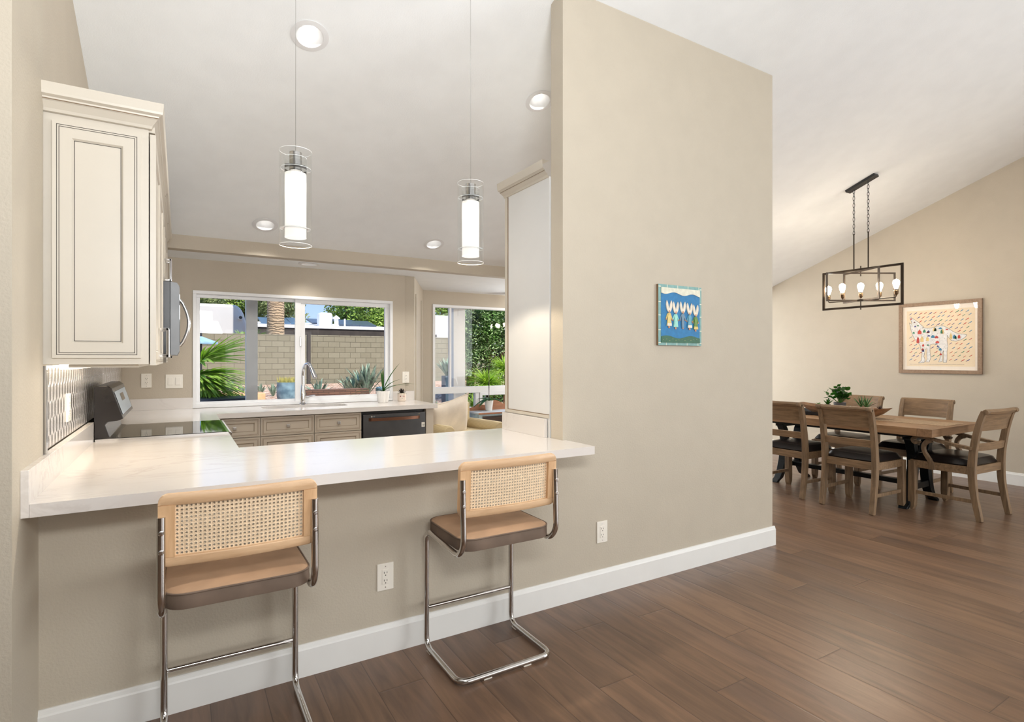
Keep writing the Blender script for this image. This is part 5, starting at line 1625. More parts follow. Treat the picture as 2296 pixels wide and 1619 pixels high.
# ------------------------------------------------------------------ plants on the sink worktop
pl = thing('potted_plant', 'long dark-leaved plant in a white ribbed pot at the right end of the sink window', 'potted plant', (1.835, 5.70, CZ))
mb = MB(); seg = 48
rings = []
for r, z in ((.046, 0), (.052, .01), (.060, .06), (.068, .115), (.068, .122), (.062, .122), (.058, .10)):
    rings.append([mb.bm.verts.new(((r + (.0015 if k % 2 else 0)) * math.cos(2 * PI * k / seg), (r + (.0015 if k % 2 else 0)) * math.sin(2 * PI * k / seg), z)) for k in range(seg)])
for A_, B_ in zip(rings, rings[1:]):
    for k in range(seg): mb._f([A_[k], A_[(k + 1) % seg], B_[(k + 1) % seg], B_[k]])
mb._f(rings[0][::-1])
mb.build('pot', 'ceramic_white', pl)
MB().lathe([(0.059, .105), (0.001, .110)], seg=24).build('soil', 'soil', pl)
mb = MB()
for a, tl, ln, bd in ((0.2, .35, .36, .25), (0.3, .8, .30, .75), (3.0, .7, .30, .6), (3.4, .9, .30, .9), (4.4, .3, .30, .35), (5.2, .6, .26, .5), (1.6, .12, .24, .2), (3.0, 1.0, .22, .9), (6.0, .85, .32, .55), (2.8, .45, .28, .4)):
    d = (math.cos(a) * math.sin(tl), math.sin(a) * math.sin(tl), math.cos(tl))
    mb.leaf((0, 0, .11), d, (-d[0] * .3, -d[1] * .3, 1), ln, .022, bd, 7)
mb.build('foliage', 'leaf_dark', pl)
fpz = thing('face_planter', 'small white planter with a smiling face and red heart cheeks, dark succulent inside', 'planter', (2.075, 5.80, CZ))
mb = MB(); mb.lathe([(0.038, 0), (0.044, 0.006), (0.046, 0.012), (0.046, 0.088), (0.043, 0.088), (0.041, 0.08), (0.001, 0.078)], seg=36)
mb.build('pot', 'ceramic_pink', fpz, smooth=True)
FA = math.atan2(5.80, 2.075)   # the face looks towards the room
def fpt(u, z, r=0.0466):
    a = FA + PI + math.radians(8) + u / 0.046
    return (r * math.cos(a), r * math.sin(a), z)
def fstrip(pts, w, m, name):
    mb = MB()
    for a, b in zip(pts, pts[1:]):
        dx, dz = b[0] - a[0], b[1] - a[1]; l_ = math.hypot(dx, dz); nx_, nz_ = -dz / l_ * w / 2, dx / l_ * w / 2
        mb.quad(fpt(a[0] - nx_, a[1] - nz_), fpt(b[0] - nx_, b[1] - nz_), fpt(b[0] + nx_, b[1] + nz_), fpt(a[0] + nx_, a[1] + nz_))
    mb.build(name, m, fpz)
fstrip([(-.004, .072), (-.004, .050), (-.002, .047), (.002, .047), (.004, .050), (.004, .072)], .0016, 'ink', 'nose_line')
fstrip([(-.008, .036), (-.004, .032), (.002, .031), (.008, .036)], .0016, 'ink', 'mouth_line')
for s in (-1, 1):
    fstrip([(s * .012, .068), (s * .017, .064), (s * .023, .067)], .0016, 'ink', 'eye_line')
    mb = MB(); hx, hz = s * .019, .052
    P = [(0, -.008), (.007, .002), (.005, .006), (.002, .006), (0, .003), (-.002, .006), (-.005, .006), (-.007, .002)]
    mb.poly([fpt(hx + p[0], hz + p[1], .0468) for p in P]); mb.build('heart', 'heart_red', fpz)
mb = MB()
for k in range(22):
    a = k * 2.4; tl = .2 + 1.15 * k / 22
    d = (math.cos(a) * math.sin(tl), math.sin(a) * math.sin(tl), math.cos(tl))
    mb.leaf((0, 0, .082), d, (-d[0], -d[1], 1), .062, .018, -.1, 4)
mb.build('foliage', 'leaf_purple', fpz)
mb = MB()
for k in range(14):
    a = k * 2.4; d = (math.cos(a) * .95, math.sin(a) * .95, .25)
    mb.leaf((0, 0, .084), d, (0, 0, 1), .055, .020, .35, 4)
mb.build('foliage', 'leaf_dark', fpz)

# ------------------------------------------------------------------ breakfast nook
ac = thing('armchair', 'striped cream armchair with rolled arms in the breakfast nook', 'armchair', (3.02, 6.40, 0), math.radians(-172))
def chair_box(mb, *a, **k): mb.bbox(*a, **k)
MB().bbox(-0.38, 0.38, -0.28, 0.42, 0.10, 0.34, 0.02).build('base', 'stripe_cloth', ac)
MB().bbox(-0.30, 0.30, -0.20, 0.44, 0.34, 0.47, 0.04, seg=4).build('seat_cushion', 'stripe_cloth', ac, smooth=True)
mb = MB(); mb.bbox(-0.35, 0.35, -0.34, -0.20, 0.10, 0.80, 0.05, seg=4); mb.build('backrest', 'stripe_cloth', ac, smooth=True)
for s in (-1, 1):
    mb = MB(); mb.bbox(s * 0.355 - 0.055, s * 0.355 + 0.055, -0.28, 0.415, 0.10, 0.50, 0.01)
    mb.lathe([(0.001, -0.30), (0.070, -0.30), (0.082, -0.28), (0.082, 0.40), (0.070, 0.42), (0.001, 0.42)], seg=24, M=Matrix.Translation((s * 0.375, 0, 0.505)) @ Matrix.Rotation(-PI / 2, 4, 'X'))
    mb.build('arm', 'stripe_cloth', ac, smooth=True)
    mb = MB()
    for yy in (-0.36, 0.36): mb.lathe([(0.018, 0), (0.026, 0.10)], c=(s * 0.35, yy, 0), seg=12)
    mb.build('foot', 'dark_stain', ac)
pw = thing('pillow', 'large cream linen pillow with one corner up, leaning in the nook armchair', 'pillow', (2.87, 6.30, 0.62), math.radians(-165))
mb = MB(); N_ = 20; V = {}
Rp = Matrix.Rotation(math.radians(-20), 4, 'X') @ Matrix.Rotation(math.radians(14), 4, 'Y')
for sgn in (1, -1):
    for j in range(N_ + 1):
        for i in range(N_ + 1):
            u, v = -1 + 2 * i / N_, -1 + 2 * j / N_
            k = 1 - 0.10 * (1 - u * u) * abs(v) ** 3 ; k2 = 1 - 0.10 * (1 - v * v) * abs(u) ** 3
            th = 0.085 * ((1 - u ** 4) * (1 - v ** 4)) ** 0.6 + 0.002
            V[(sgn, i, j)] = mb.bm.verts.new(Rp @ Vector((u * .29 * k2, sgn * th + .008 * math.sin(u * 5 + v * 3), v * .29 * k)))
    for j in range(N_):
        for i in range(N_): mb._f([V[(sgn, i, j)], V[(sgn, i + 1, j)], V[(sgn, i + 1, j + 1)], V[(sgn, i, j + 1)]])
bmesh.ops.remove_doubles(mb.bm, verts=mb.bm.verts, dist=0.006)
mb.build('pillow_cover', 'linen', pw, smooth=True)
mb = MB(); E_ = []
for i in range(N_): E_.append((-1 + 2 * i / N_, -1))
for i in range(N_): E_.append((1, -1 + 2 * i / N_))
for i in range(N_): E_.append((1 - 2 * i / N_, 1))
for i in range(N_): E_.append((-1, 1 - 2 * i / N_))
mb.tube([Rp @ Vector((u * .29 * (1 - 0.10 * (1 - v * v) * abs(u) ** 3), 0, v * .29 * (1 - 0.10 * (1 - u * u) * abs(v) ** 3))) for u, v in E_], .006, 6, closed=True)
mb.build('piping', 'linen', pw, smooth=True)
ds = thing('washstand', 'small dresser with pale blue sides, dark drawer and scrolled back rail in the nook', 'dresser', (3.87, 6.77, 0))
MB().bbox(3.45, 4.29, 6.615, 6.93, 0.04, 0.625, 0.003).build('body', 'blue_paint', ds, local=False)
MB().bbox(3.43, 4.31, 6.59, 6.94, 0.625, 0.65, 0.003).build('top', 'grey_top', ds, local=False)
MB().box(3.43, 4.31, 6.583, 6.589, 0.627, 0.648).build('top_edging', 'cedar', ds, local=False)
MB().bbox(3.50, 4.25, 6.598, 6.616, 0.40, 0.60, 0.003).build('drawer', 'dark_stain', ds, local=False)
for k in range(2): MB().bbox(3.50 + k * .38, 3.865 + k * .38, 6.598, 6.616, 0.08, 0.38, 0.003).build('door', 'dark_stain', ds, local=False)
hsc = lambda q: .035 + .10 * math.exp(-((q - .5) / .16) ** 2) + .05 * math.exp(-((q - .2) / .10) ** 2) + .05 * math.exp(-((q - .8) / .10) ** 2)
mb = MB(); mb.prism([(3.43, .65)] + [(3.43 + .88 * k / 40, .65 + hsc(k / 40)) for k in range(41)] + [(4.31, .65)], 'Y', 6.925, 6.94)
mb.build('back_rail', 'cedar', ds, local=False)
orx, ory = 3.70, 6.80
op = thing('potted_orchid', 'orchid with drooping leaves in a white pot on the nook dresser', 'potted plant', (orx, ory, 0.651))
MB().lathe([(0.040, 0), (0.045, 0.01), (0.062, 0.145), (0.057, 0.145), (0.05, 0.12), (0.001, 0.12)], seg=28).build('pot', 'ceramic_white', op, smooth=True)
mb = MB()
for a, tl, ln, bd in ((PI, 1.2, .20, .9), (0.1, 1.1, .22, .8), (2.4, 1.0, .16, .5), (5.2, 1.0, .17, .6), (3.6, 1.1, .18, 1.0), (1.2, .9, .12, .4)):
    d = (math.cos(a) * math.sin(tl), math.sin(a) * math.sin(tl), math.cos(tl))
    mb.leaf((0, 0, .14), d, (0, 0, 1), ln, .062, bd, 7)
mb.build('foliage', 'leaf_dark', op)
mb = MB(); mb.tube([(0, 0, .13), (.004, 0, .35), (.002, 0, .62), (.03, 0, .70), (.09, 0, .76), (.15, 0, .77)], .004, 6); mb.tube([(0.01, 0, .13), (-.004, 0, .35), (.0, 0, .60)], .002, 5)
mb.build('flower_stem', 'leaf_purple', op)

# ------------------------------------------------------------------ outside: ground, walls, houses
gy = lambda y: 0.02 if y < 12 else 0.02 + (min(y, 21.5) - 12) / 9.5 * 0.44
struct(MB().box(-6, 14, 7.13, 11.0, -0.12, -0.02).build('patio', 'patio_concrete'), 'pale concrete patio')
mb = MB(); NXg, NYg = 44, 30
g = [[mb.bm.verts.new((-10 + 28 * i / NXg, 12.0 + 9.46 * j / NYg, gy(12.0 + 9.46 * j / NYg) + 0.02 * math.sin(i * 1.7) * math.cos(j * 1.1))) for i in range(NXg + 1)] for j in range(NYg + 1)]
for j in range(NYg):
    for i in range(NXg): mb._f([g[j][i], g[j][i + 1], g[j + 1][i + 1], g[j + 1][i]])
gv = mb.build('gravel_bed', 'gravel', smooth=True)
tag(gv, 'tan gravel bed sloping up to the block wall', 'gravel', None, 'stuff')
struct(MB().box(-40, 60, 11.0, 70, -0.30, -0.06).build('ground', 'gravel'), 'desert ground beyond the yard')
struct(MB().bbox(-12, 4.06, 21.50, 21.72, 0.0, 2.265, 0.01).build('block_wall', 'block'), 'tan block garden wall, left stretch')
struct(MB().bbox(4.10, 18, 21.70, 21.92, 0.0, 2.285, 0.01).build('block_wall', 'block'), 'tan block garden wall, right stretch')
tag(MB().bbox(4.05, 4.16, 21.42, 21.50, 0.3, 2.30, 0.005).build('wall_dark_strip', 'fascia_dark'), 'dark upright strip where the two stretches of garden wall meet', 'post')  # narrow dark upright strip set at the step of the wall

# neighbouring houses
def at(u, v, Y):
    x = (u - 1148) / 1243.34; z = (805.45 - v) / 1243.34
    th_ = math.radians(30.9386); dx = math.sin(th_) + math.cos(th_) * x; dy = math.cos(th_) - math.sin(th_) * x
    k = Y / dy
    return (dx * k, Y, 1.37 + z * k)
H1 = thing('stucco_house', 'white stucco house with rounded parapet beyond the garden wall, far left', 'house', (-1, 27, 0))
a = at(551, 684, 26.0); xr = a[0]; zt = a[2]
mb = MB(); rr = 0.85
prof = [(-8.0, 0), (xr, 0), (xr, zt - rr)] + [(xr - rr * .55 * (1 - math.cos(q)), zt - rr + rr * math.sin(q)) for q in [PI / 2 * k / 8 for k in range(1, 9)]] + [(-8.0, zt)]
mb.prism(prof, 'Y', 26.0, 31.0); mb.build('wall', 'stucco_white', H1, local=False, bevel=0.12)
s_ = at(538, 713, 26.0)
MB().lathe([(0.09, 0), (0.09, 0.30), (0.065, 0.30), (0.065, 0.02), (0.001, 0.02)], seg=20, M=Matrix.Translation((s_[0], 26.0, s_[2])) @ Matrix.Rotation(PI / 2, 4, 'X')).build('scupper', 'stucco_white', H1, local=False)
H2 = thing('flat_roof_house', 'long low house with white roof, dark eave and solar panels behind the block wall', 'house', (8, 27, 0))
el, er = at(575, 735, 25.5), at(968, 742, 25.5)
x0_, x1_ = el[0], at(905, 740, 25.5)[0]
ze = (at(700, 736, 25.5)[2])
mb = MB(); mb.box(x0_, x1_, 25.5, 32, ze, ze + .10); mb.prism([(25.5, ze + .1), (34, ze + .75), (34, ze), (32, ze)], 'X', x0_, x1_)
mb.build('roof', 'roof_white', H2, local=False)
MB().box(x0_, x1_, 25.56, 25.62, ze - .32, ze).build('fascia', 'fascia_dark', H2, local=False)
MB().box(x0_ + .3, x1_ - .3, 27.0, 31.5, 0, ze).build('wall', 'fascia_dark', H2, local=False)
def chim(u0, u1, vt, vb, Y, r):
    a, b, c_ = at(u0, vt, Y), at(u1, vt, Y), at(u0, vb, Y)
    mb = MB(); mb.prism(rrect(a[0], b[0], c_[2] - .3, a[2], r), 'Y', Y, Y + .6); return mb
chim(716, 746, 700, 728, 26.6, .12).build('chimney', 'roof_white', H2, local=False, bevel=.08)
c1_ = at(754, 718, 26.5)
MB().lathe([(0.10, -.35), (0.10, .05), (0.17, .06), (0.17, .10), (0.02, .22)], c=(c1_[0], 26.5, c1_[2]), seg=16).build('vent', 'roof_white', H2, local=False, smooth=True)
c2_ = at(773, 715, 26.4)
MB().lathe([(0.04, -.6), (0.04, 0)], c=(c2_[0], 26.4, c2_[2]), seg=10).build('vent', 'roof_white', H2, local=False)
for (u0, u1, vt, vb, m_) in ((577, 600, 711, 722, 'solar'), (600, 640, 711, 722, 'solar'), (640, 664, 712, 723, 'solar'), (686, 712, 714, 723, 'solar_dark'), (745, 790, 716, 727, 'solar_dark'), (790, 826, 719, 729, 'solar_dark')):
    a, b = at(u0, vt, 29.0), at(u1, vb, 27.5)
    mb = MB(); x2_ = at(u1, vt, 29.0)[0]
    mb.prism([(27.5, b[2] - .02), (29.0, a[2]), (29.0, a[2] - .06), (27.5, b[2] - .08)], 'X', a[0], x2_ - .03)
    mb.build('solar_panel', m_, H2, local=False)
H3 = thing('stucco_house', 'tall white stucco wall of a house seen through the left pane of the nook window', 'house', (12, 27, 0))
a, b = at(930, 705, 26.0), at(1019, 705, 26.0)
MB().bbox(a[0], b[0], 26.0, 30, 0, a[2], .04).build('wall', 'stucco_white', H3, local=False)
a, b = at(1019, 725, 26.5), at(1049, 725, 26.5)
MB().bbox(b[0] - 1.2, b[0], 26.5, 29, 0, a[2], .03).build('side_wall', 'stucco_white', H3, local=False)
a = at(974, 753, 25.99)
MB().box(a[0] - .12, a[0] + .12, 25.96, 26.0, a[2] - .06, a[2] + .06).build('vent', 'fascia_dark', H3, local=False)

# patio posts
for u0, u1, Y, lb in ((552, 578, 7.3, 'grey square patio post outside the left pane of the sink window'), (1017, 1043, 7.32, 'grey square patio post right outside the nook window')):
    a, b = at(u0, 800, Y), at(u1, 800, Y)
    w_ = b[0] - a[0]
    pt = thing('patio_post', lb, 'post', ((a[0] + b[0]) / 2, Y + w_ / 2, -0.02), 0, 'patio cover posts')
    MB().bbox(-w_ / 2, w_ / 2, -w_ / 2, w_ / 2, 0, 2.6, .006).build('shaft', 'post_grey', pt)
    MB().box(-w_ * .12, w_ * .12, -w_ / 2 - .004, -w_ / 2, 2.02, 2.35).build('strap', 'post_grey', pt)
# low dark slatted drum for an unclear dark shape by the window
a, b = at(445, 893, 8.9), at(577, 893, 8.9)
ft = thing('slatted_drum', 'low dark slatted drum with a rounded top, just outside the sink window at the left', 'patio table', ((a[0] + b[0]) / 2, 9.0, -0.02))
hw_ = (b[0] - a[0]) / 2; ht = a[2]
mb = MB(); mb.lathe([(hw_ * .98, ht - .10), (hw_, ht - .06), (hw_, ht), (hw_ * .97, ht + .015), (0.001, ht + .02)], seg=48, cap1=True); mb.build('top', 'dark_metal', ft, smooth=True)
mb = MB()
for k in range(40):
    q = 2 * PI * k / 40
    M = Matrix.Rotation(q, 4, 'Z')
    mb.box(hw_ * .90, hw_ * .93, -.028, .028, .02, ht - .08, M)
mb.build('slat_skirt', 'slat_grey', ft)
MB().lathe([(hw_ * .88, 0.0), (hw_ * .88, ht - .1)], seg=32).build('drum', 'dark_metal', ft)

# sandstone curb, stacked stone planter, pots
a, b = at(430, 880, 15.2), at(596, 880, 15.2)
for k in range(3):
    x0 = a[0] + (b[0] - a[0]) * k / 3; x1 = a[0] + (b[0] - a[0]) * (k + 1) / 3 - .03
    tag(MB().bbox(x0, x1, 15.0, 15.7, 0.05, at(500, 884, 15.0)[2] + .03 * (k % 2), .03).build('sandstone_block', 'sandstone'), ['leftmost orange sandstone block behind the palm fronds', 'middle orange sandstone block of the garden edging', 'orange sandstone block of the edging, by the patio post'][k], 'stone', 'sandstone edging blocks')
a, b = at(683, 872, 16.0), at(828, 872, 16.0)
tag(MB().bbox(a[0], b[0], 16.0, 16.35, 0.0, at(750, 873, 16.0)[2], .02).build('stone_planter_wall', 'ledgestone'), 'brown stacked-stone planter wall behind the faucet', 'wall')
def big_pot(u, vb, ut, Y, prof, m, name, label, cat='pot', group=None):
    a = at(u, vb, Y)
    return a
a = at(643, 898, 15.0); w2_ = (at(668, 870, 15.0)[0] - at(618, 870, 15.0)[0]) / 2 * .92; zt_ = at(643, 857, 15.0)[2]
gz = gy(15.0); hh = zt_ - gz
bp_ = thing('garden_pot', 'big round blue-grey glazed pot with dry yellow plant on the gravel', 'planter', (a[0], 15.0, gz))
MB().lathe([(w2_ * .55, 0), (w2_ * .80, hh * .15), (w2_ * .98, hh * .45), (w2_ * 1.0, hh * .75), (w2_ * .96, hh * .96), (w2_ * .97, hh), (w2_ * .88, hh), (w2_ * .86, hh * .9), (.001, hh * .9)], seg=40).build('pot', 'glazed_pot', bp_, smooth=True)
mb = MB()
for k in range(160):
    q = rnd.uniform(0, 2 * PI); rr_ = w2_ * .8 * math.sqrt(rnd.random())
    d = (math.cos(q) * .25 * rnd.random(), math.sin(q) * .25 * rnd.random(), 1)
    mb.leaf((rr_ * math.cos(q), rr_ * math.sin(q), hh * .88), d, (0, 1, .1), rnd.uniform(.12, .24), .018, .1, 2)
mb.build('foliage', 'dry_grass', bp_)

def agave(u, vb, Y, h, n, label, group, spread=.75, w=.07, pot=None, zoff=None, nm='agave_plant'):
    a = at(u, vb, Y)
    z = gy(Y) if zoff is None else zoff
    t = thing(nm, label, 'agave', (a[0], Y, z), 0, group)
    mb = MB(); R4 = random.Random(int(u * 13 + vb))
    for k in range(n):
        q = k * 2.399; tl = spread * (k / n) ** .8 + R4.uniform(-.05, .05)
        d = (math.cos(q) * math.sin(tl), math.sin(q) * math.sin(tl), math.cos(tl))
        mb.leaf((d[0] * w, d[1] * w, 0), d, (-d[0] * .6, -d[1] * .6, 1), h * R4.uniform(.75, 1.05), w * 1.5, .12 * R4.uniform(0, 1.5), 5)
    mb.build('foliage', 'leaf_agave', t)
    return t
GA = 'agaves on the gravel bed'
agave(516, 870, 18.0, .50, 16, 'small upright blue-green agave, leftmost on the gravel bed', GA, .5, .055)
agave(540, 874, 17.2, .42, 16, 'small agave just left of the grey patio post', GA, .6, .055)
agave(584, 870, 17.8, .40, 12, 'small agave just right of the grey patio post', GA, .6, .05)
agave(612, 868, 17.5, .40, 14, 'small agave left of the blue-grey pot', GA, .5, .05)
agave(714, 872, 16.9, .60, 18, 'spreading agave behind the faucet, at the dark strip of the garden wall', GA, 1.05, .07)
agave(795, 868, 17.2, .70, 26, 'agave at the left of the tall clump', GA, .75, .075)
agave(822, 868, 17.0, 1.05, 28, 'tallest agave of the clump, seen above the white ribbed pot', GA, .62, .09)
agave(779, 862, 18.5, .55, 18, 'low agave at the left edge of the tall clump', GA, .7, .07)
a = at(858, 868, 16.2)
gp = thing('garden_pot', 'pale blue pot in the garden, seen just behind the white ribbed pot', 'planter', (a[0], 16.2, gy(16.2)))
MB().lathe([(.13, 0), (.2, .15), (.21, .30), (.17, .33), (.001, .30)], seg=30).build('pot', 'glazed_pot', gp, smooth=True)

# palms
def fan_palm(loc, label, fronds, scale=1.0, trunk_h=0, trunk_r=.15, m='leaf_palm', seed=1, name='fan_palm', dirs=None, group=None):
    t = thing(name, label, 'palm tree', loc, 0, group)
    if trunk_h:
        MB().tube([(0, 0, -.1), (0, 0, trunk_h * .5), (0.02, 0, trunk_h)], [trunk_r, trunk_r * .97, trunk_r * .95], 24).build('trunk', 'palm_bark', t, smooth=True)
    mb = MB(); ms = MB(); R5 = random.Random(seed)
    for k in range(fronds):
        if dirs: q, el, st = dirs[k]
        else: q, el, st = k * 2.4, R5.uniform(-.3, 1.1), .6
        d = Vector((math.cos(q) * math.cos(el), math.sin(q) * math.cos(el), math.sin(el)))
        hub = Vector((0, 0, trunk_h)) + d * st * scale
        ms.tube([(0, 0, trunk_h), hub], [.018 * scale, .010 * scale], 6)
        side = d.cross(Vector((0, 0, 1))).normalized(); up = side.cross(d)
        for i in range(34):
            a = (i / 33 - .5) * 2.7
            dd = d * math.cos(a) + side * math.sin(a) * .75 + up * (.35 * math.sin(a) * R5.choice((-1, 1)) * .4)
            mb.leaf(hub, dd, up, scale * R5.uniform(.62, .80) * (.75 + .25 * math.cos(a)), .05 * scale, .25 * R5.uniform(.4, 1.4), 4)
    mb.build('foliage', m, t); ms.build('frond_stalk', 'leaf_mid', t)
    return t
a = at(412, 800, 9.6)
fan_palm((a[0], 9.6, -.05), 'green fan palm reaching in from the left of the sink window', 9, 1.05, 1.15, .09, dirs=[(-.50, .22, .22), (-.3, -.25, .25), (-.75, -.55, .25), (-.4, -.9, .22), (-.55, .70, .35), (2.5, .3, .5), (-.6, -.05, .20), (-.45, -.42, .3), (-.6, -.75, .3)], seed=4)
a = at(550, 745, 24.0)
fan_palm((a[0], 24.0, 1.2), 'small green palm peeking over the block wall behind the patio post', 9, .8, .6, .1, seed=6)
a = at(618, 745, 23.2)
tk = thing('palm_trunk', 'thick ringed palm tree trunk rising behind the block wall', 'palm tree', (a[0], 23.2, 0))
r_ = (at(640, 745, 23.2)[0] - at(596, 745, 23.2)[0]) / 2 * .86
MB().tube([(0, 0, 0), (0, 0, 2.5), (.02, 0, 6), (.02, 0, 15)], [r_ * 1.1, r_ * 1.04, r_ * .93, r_ * .85], 32).build('trunk', 'palm_bark', tk, smooth=True)
mb = MB(); R6 = random.Random(11)
for k in range(30):
    q = k * 2.4; el = R6.uniform(-.5, 1.2); d = Vector((math.cos(q) * math.cos(el), math.sin(q) * math.cos(el), math.sin(el)))
    for i in range(14):
        a_ = (i / 13 - .5) * 2.4; sd = d.cross(Vector((0, 0, 1))).normalized()
        mb.leaf(Vector((0.02, 0, 15.1)) + d * .7, d * math.cos(a_) + sd * math.sin(a_), (0, 0, 1), .9, .06, .5, 3)
mb.build('foliage', 'leaf_palm', tk)

# trees and shrubs
def tree(u, Y, zc_, rx, rz, m, label, n=2600, leaf=.16, trunk=True, seed=2, group='trees beyond the garden wall', name='tree', cat='tree', trunk_m='bark', ry=None, shell=.55, zmin=None):
    a = at(u, 700, Y)
    t = thing(name, label, cat, (a[0], Y, 0), 0, group)
    R7 = random.Random(seed); mb = MB()
    cl = [(R7.uniform(-.6, .6) * rx, R7.uniform(-.6, .6) * (ry or rx), zc_ + R7.uniform(-.6, .6) * rz, R7.uniform(.35, .6)) for _ in range(16)]
    for k in range(n):
        cx_, cy_, cz_, cr = R7.choice(cl)
        v = Vector((R7.gauss(0, 1), R7.gauss(0, 1), R7.gauss(0, 1))).normalized() * (shell + (1 - shell) * R7.random())
        p = Vector((cx_ + v.x * cr * rx, cy_ + v.y * cr * (ry or rx), cz_ + v.z * cr * rz))
        if zmin and p.z < zmin: continue
        d = Vector((R7.gauss(0, 1), R7.gauss(0, 1), R7.gauss(0, .7))).normalized(); s = d.orthogonal().normalized() * leaf * .32
        e = d * leaf * R7.uniform(.7, 1.3)
        mb.quad(p - e * .5, p - s, p + e * .5, p + s)
    mb.build('foliage', m, t, auto=False)
    if trunk:
        mb = MB(); mb.tube([(0, 0, 0), (.1, 0, zc_ * .5), (0, 0, zc_)], [.18, .14, .08], 10)
        for k in range(5):
            q = k * 1.3; mb.tube([(0, 0, zc_ * .55), (math.cos(q) * rx * .5, math.sin(q) * rx * .5, zc_ + rz * .3)], [.08, .03], 7)
        mb.build('trunk', trunk_m, t, smooth=True)
    return t
tree(462, 36, 4.5, 1.5, 1.6, 'leaf_tree_olive', 'olive green tree over the rounded stucco house, at the far left', seed=3, n=2600, leaf=.22)
tree(545, 37, 4.9, 1.5, 1.5, 'leaf_tree', 'yellow-green tree top over the right end of the rounded stucco house', seed=5, n=2600, leaf=.22)
tree(625, 35, 4.6, 1.7, 1.9, 'leaf_tree_olive', 'dull green tree behind the palm trunk', seed=6, n=4200, leaf=.22)
tree(790, 36, 4.3, 1.6, 1.5, 'leaf_tree', 'bright green tree behind the white chimneys, left part', seed=8, n=3200, leaf=.22)
tree(860, 34, 4.4, 2.4, 2.1, 'leaf_tree', 'bright green tree filling the upper right corner of the sink window', seed=9, n=6000, leaf=.22)
tree(1000, 34, 4.8, 2.4, 1.6, 'leaf_tree', 'green tree over the white house, in the left pane of the nook window', seed=12, n=4200, leaf=.22)
# tall palm head far away
a = at(487, 675, 40)
fan_palm((a[0], 40, 0), 'distant palm top between the trees above the stucco house', 12, 1.0, 5.0, .2, m='leaf_tree_olive', seed=9)
# oleander hedge and grasses by the nook
tree(1106, 14.5, 1.7, 1.30, 1.6, 'leaf_oleander', 'large dense oleander bush with small white flowers outside the nook window', n=24000, leaf=.075, seed=21, group=None, name='oleander_bush', cat='shrub', trunk_m='bark', ry=.9)
a = at(1098, 700, 13.6)
ob = [o for o in bpy.data.objects if o.get('category') == 'shrub'][0]
mb = MB(); R8 = random.Random(5)
for k in range(1500):
    p = Vector((R8.uniform(-1.45, 1.5), -.75 + R8.uniform(-.35, .3), R8.uniform(.9, 2.7)))
    d = Vector((R8.gauss(0, 1), R8.gauss(0, 1), R8.gauss(0, 1))).normalized(); s = d.orthogonal().normalized() * .018
    mb.quad(p - d * .05, p - s, p + d * .05, p + s)
mb.build('foliage', 'leaf_oleander_pale', ob, auto=False)
mb = MB()
for k in range(40):
    p = Vector((R8.uniform(-1.4, 1.4), -1.05 + R8.uniform(-.3, .2), R8.uniform(.7, 2.6)))
    mb.ball(p, .014, 6)
mb.build('flower', 'flower_white', ob)
tk2 = at(1054, 740, 15.6)
t = thing('shade_tree', 'reddish brown tree trunk at the left edge of the oleander bush', 'tree', (tk2[0], 15.6, 0))
MB().tube([(0, 0, 0), (.03, 0, 1.5), (-.03, 0, 4.2)], [.14, .12, .10], 12).build('trunk', 'bark', t, smooth=True)
def grass(u, Y, z, n, ln, label, group='grassy clumps outside the nook', seed=1, w=.02):
    a = at(u, 800, Y); t = thing('papyrus_plant', label, 'grass clump', (a[0], Y, z), 0, group)
    R9 = random.Random(seed); mb = MB()
    for k in range(n):
        q = R9.uniform(0, 2 * PI); tl = R9.uniform(.1, 1.25)
        d = (math.cos(q) * math.sin(tl), math.sin(q) * math.sin(tl), math.cos(tl))
        mb.leaf((0, 0, 0), d, (-d[0] * .2, -d[1] * .2, 1), ln * R9.uniform(.6, 1.1), w, .75 * R9.uniform(.4, 1.4), 5)
    mb.build('foliage', 'leaf_papyrus', t)
    ms = MB()
    for k in range(6): ms.tube([(0.02 * k - .05, 0, -z), (0, 0, 0)], .012, 5)
    ms.build('stem', 'bark', t)
    return t
grass(1092, 11.2, .72, 520, .52, 'bright green fountain-like papyrus behind the orchid stem', seed=2)
grass(1132, 11.8, 1.05, 380, .50, 'second papyrus clump, higher and cut by the tall cabinet edge', seed=3)
grass(1062, 13.0, .12, 160, .35, 'low shaggy clump by the pool edge', seed=4)
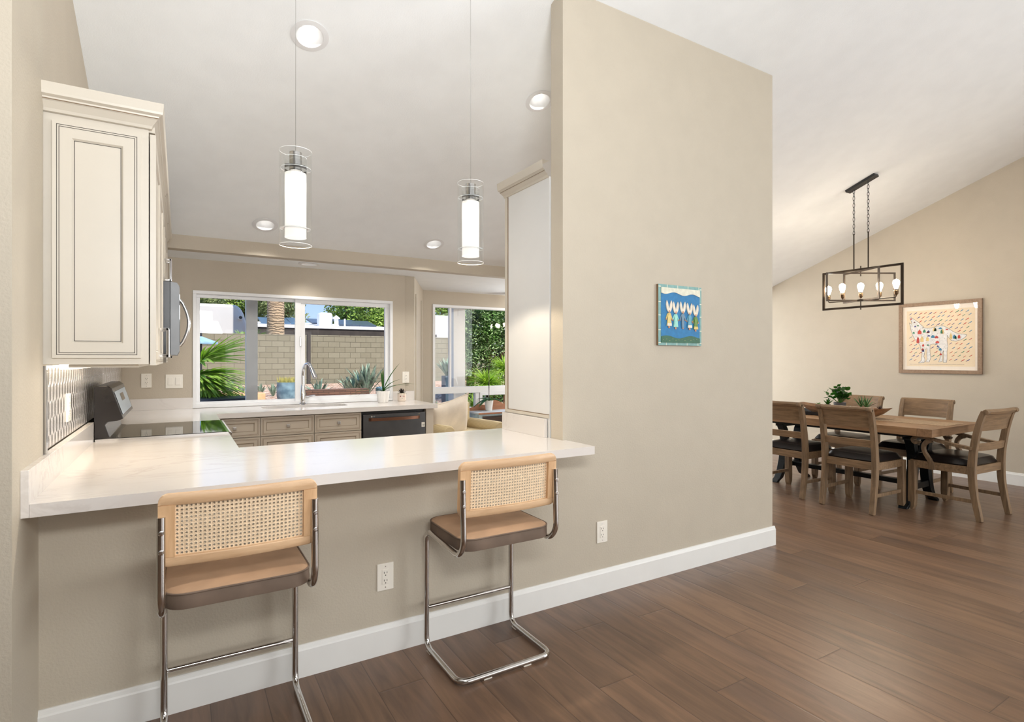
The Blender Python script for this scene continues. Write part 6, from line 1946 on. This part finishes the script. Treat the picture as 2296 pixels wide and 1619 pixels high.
# pots and agave seen in the nook window
a0, a1 = at(999, 850, 12.5), at(1020, 850, 12.5); zt_ = at(1000, 843, 12.5)[2]; wq = (a1[0] - a0[0]) / 2
sp_ = thing('square_planter', 'square slate-blue planter with an agave, left of the nook patio post', 'planter', ((a0[0] + a1[0]) / 2, 12.5 + wq, 0.0))
mb = MB(); mb.bbox(-wq, wq, -wq, wq, 0, zt_, .01); mb.build('pot', 'steel_blue', sp_)
mb = MB(); R4 = random.Random(9)
for k in range(30):
    q = k * 2.399; tl = .75 * (k / 30) ** .8; d = (math.cos(q) * math.sin(tl), math.sin(q) * math.sin(tl), math.cos(tl))
    mb.leaf((d[0] * .06 - .03, d[1] * .06, zt_), d, (-d[0] * .6, -d[1] * .6, 1), .48 * R4.uniform(.75, 1.05), .075, .12, 5)
mb.build('foliage', 'leaf_agave', sp_)
mb = MB()
for k in range(60):
    q = R4.uniform(0, 2 * PI); mb.leaf((.10 + .05 * math.cos(q), -.05 + .05 * math.sin(q), zt_), (math.cos(q) * .5, math.sin(q) * .5, .8), (0, 0, 1), .12, .02, .3, 2)
mb.build('foliage', 'dry_grass', sp_)
agave(976, 868, 12.0, .34, 14, 'small agave at the left edge of the nook window', None, .8, .045, zoff=.08)
# pool, coping and boulders
pz = at(1060, 900, 12.0)
struct(MB().box(3.0, 12, 9.6, 11.7, -0.10, 0.0).build('pool_coping', 'paver'), 'pale paver deck')
struct(MB().box(4.6, 11.5, 9.9, 11.2, -0.02, 0.012).build('pool', 'pool_water'), 'teal swimming pool')
struct(MB().box(2.6, 12, 11.3, 12.0, -0.1, 0.10).build('raised_edge', 'paver'), 'raised pale stone edge')
for k, (u, Y, s, lb) in enumerate(((978, 12.2, .16, 'grey boulder under the nook window rail, at the left'), (1000, 12.3, .18, 'peach boulder beside the square planter'), (1046, 12.3, .16, 'grey boulder right of the nook patio post'), (500, 15.9, .22, 'grey boulder behind the palm fronds'))):
    a = at(u, 800, Y); o = thing('boulder', lb, 'rock', (a[0], Y, gy(Y)), 0, 'boulders along the garden bed')
    mb = MB(); mb.ball((0, 0, s * .4), s, 12, (1.3, .9, .75)); R4 = random.Random(k)
    for v in mb.bm.verts: v.co *= R4.uniform(.9, 1.08)
    mb.build('stone', 'sandstone' if k == 1 else 'rock_grey', o, smooth=True)
# parasol edge at the far left
a = at(440, 765, 13.0)
pr = thing('parasol', 'blue patio umbrella edge with dark pole behind the palm fronds', 'umbrella', (at(449, 800, 13.0)[0], 13.0, 0.0))
zz = at(449, 767, 13.0)[2]
MB().tube([(0, 0, 0), (0, 0, zz + .25)], .035, 10).build('pole', 'dark_metal', pr, smooth=True)
MB().lathe([(.32, zz - .04), (.32, zz), (.02, zz + .12)], seg=8, cap0=False).build('canopy', 'umbrella_blue', pr)
